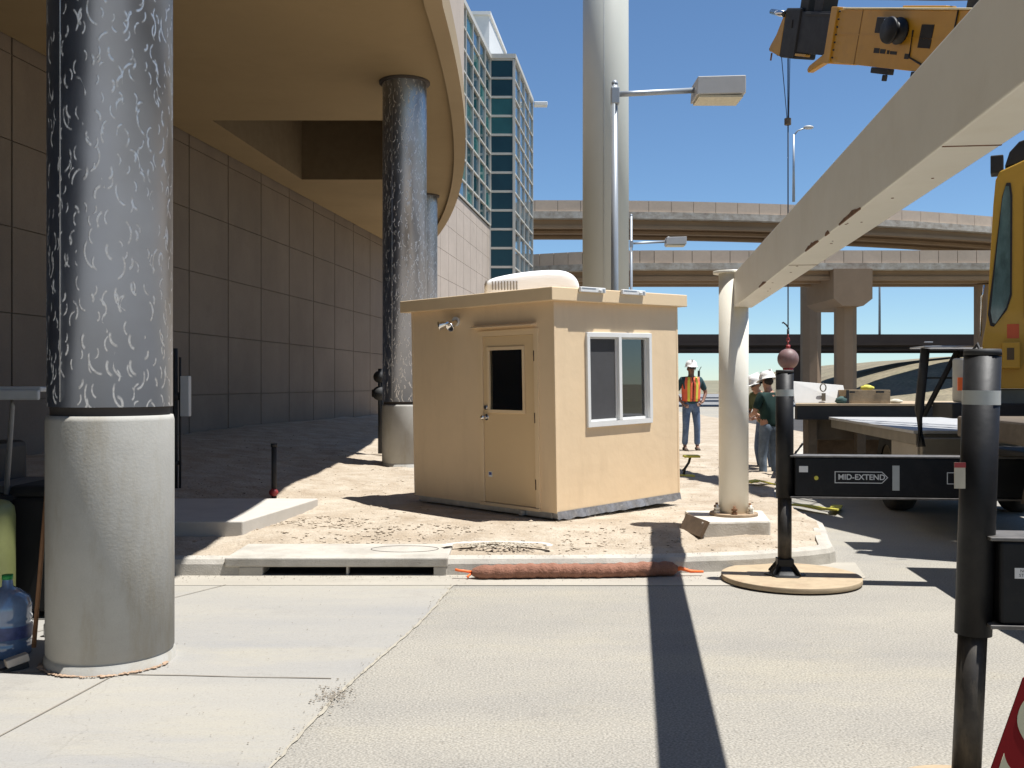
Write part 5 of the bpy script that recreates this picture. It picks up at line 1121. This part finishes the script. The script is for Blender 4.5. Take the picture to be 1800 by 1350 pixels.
    if vest:
        C = J['chest']; Pv = J['pelvis']; m = MB()
        def ringv(z0, z1, rx, ry, name, mt, a0, a1, rx2=None, ry2=None):
            mm = MB(); n_ = 28; vs = []
            for k in range(9):
                f = k / 8; z = z0 + (z1 - z0) * f; c = Pv.lerp(C, (z - Pv.z) / (C.z - Pv.z)); x_r = rx + ((rx2 or rx) - rx) * f - (.04 * max(0, f - .7) / .3); y_r = ry + ((ry2 or ry) - ry) * f - (.05 * max(0, f - .75) / .25)
                for i in range(n_ + 1):
                    a = R(a0 + (a1 - a0) * i / n_); vs.append((c.x + x_r * cos(a), c.y + y_r * sin(a), z))
            mm.add(vs, [(k * (n_ + 1) + i, k * (n_ + 1) + i + 1, (k + 1) * (n_ + 1) + i + 1, (k + 1) * (n_ + 1) + i) for k in range(8) for i in range(n_)], True); o = mm.build(name, mt, t, local=True); sd2 = o.modifiers.new('solid', 'SOLIDIFY'); sd2.thickness = .006; return o
        vo_ = ringv(Pv.z + .02, C.z + .17, .185, .145, 'vest', VEST, -86, 266, .205, .158)
        for (a0, a1) in ((-72, -56), (236, 252)):
            o = ringv(Pv.z + .02, C.z + .175, .189, .149, 'reflective_stripe', VESTY, a0, a1, .209, .162); o.parent = vo_
    return t
std = dict(pelvis=(0, 0, .98), chest=(0, -.01, 1.32), neck=(0, 0, 1.50), head=(0, -.02, 1.655),
           shl=(-.19, 0, 1.43), ell=(-.30, .06, 1.17), wrl=(-.21, -.06, .98), hal=(-.15, -.10, .93),
           shr=(.19, 0, 1.43), elr=(.33, .06, 1.18), wrr=(.235, -.05, .985), har=(.16, -.09, .95),
           hipl=(-.09, 0, .93), knl=(-.11, -.02, .50), anl=(-.12, .03, .085), hipr=(.09, 0, .93), knr=(.12, -.03, .50), anr=(.13, .0, .085))
pz = hz(3.63, 20.2)
p1 = person('person in a hard hat, orange safety vest and jeans, one hand on hip', (3.63, 20.2, .27), R(6), std, dict(skin=SKIND, shirt=TEALS, pants=JEAN), vest=True)
m = MB(); m.box((.10, -.17, 1.50), (.14, -.13, 1.62)); m.tube([(.125, -.15, 1.62), (.165, -.17, 1.70)], .008, 6); m.build('radio', BLACKM, p1, .004, local=True)
lean = dict(pelvis=(0, 0, .95), chest=(-.02, -.10, 1.27), neck=(-.02, -.15, 1.43), head=(-.03, -.21, 1.555),
            shl=(-.19, -.12, 1.37), ell=(-.27, -.12, 1.10), wrl=(-.18, -.32, 1.02), hal=(-.14, -.40, 1.03),
            shr=(.19, -.12, 1.37), elr=(.28, -.10, 1.10), wrr=(.18, -.30, 1.0), har=(.13, -.38, 1.0),
            hipl=(-.10, 0, .90), knl=(-.13, -.05, .48), anl=(-.14, .05, .085), hipr=(.10, 0, .90), knr=(.12, -.02, .48), anr=(.14, .03, .085), _tilt=R(18))
up = dict(std); up.update(ell=(-.27, -.05, 1.17), wrl=(-.16, -.28, 1.10), hal=(-.11, -.35, 1.11), elr=(.27, -.05, 1.17), wrr=(.16, -.28, 1.10), har=(.11, -.35, 1.11), head=(0, -.05, 1.65), _tilt=R(14))
person('person in a white hard hat, dark green shirt and jeans standing behind the jack', (4.10, 15.85, .0), R(-150), up, dict(skin=SKIN, shirt=GREENS, pants=JEANG))
bend = dict(lean); bend.update(pelvis=(0, .05, .93), chest=(-.0, -.14, 1.20), neck=(0, -.23, 1.33), head=(0, -.33, 1.42), shl=(-.19, -.18, 1.28), shr=(.19, -.18, 1.28), ell=(-.26, -.24, 1.02), wrl=(-.17, -.44, .93), hal=(-.12, -.51, .92), elr=(.26, -.24, 1.02), wrr=(.16, -.44, .93), har=(.11, -.50, .92), _tilt=R(35))
person('bending person in a white hard hat and olive shirt behind the green shirted one', (4.27, 16.75, .05), R(-60), lean, dict(skin=SKIN, shirt=OLIVE, pants=JEAN))
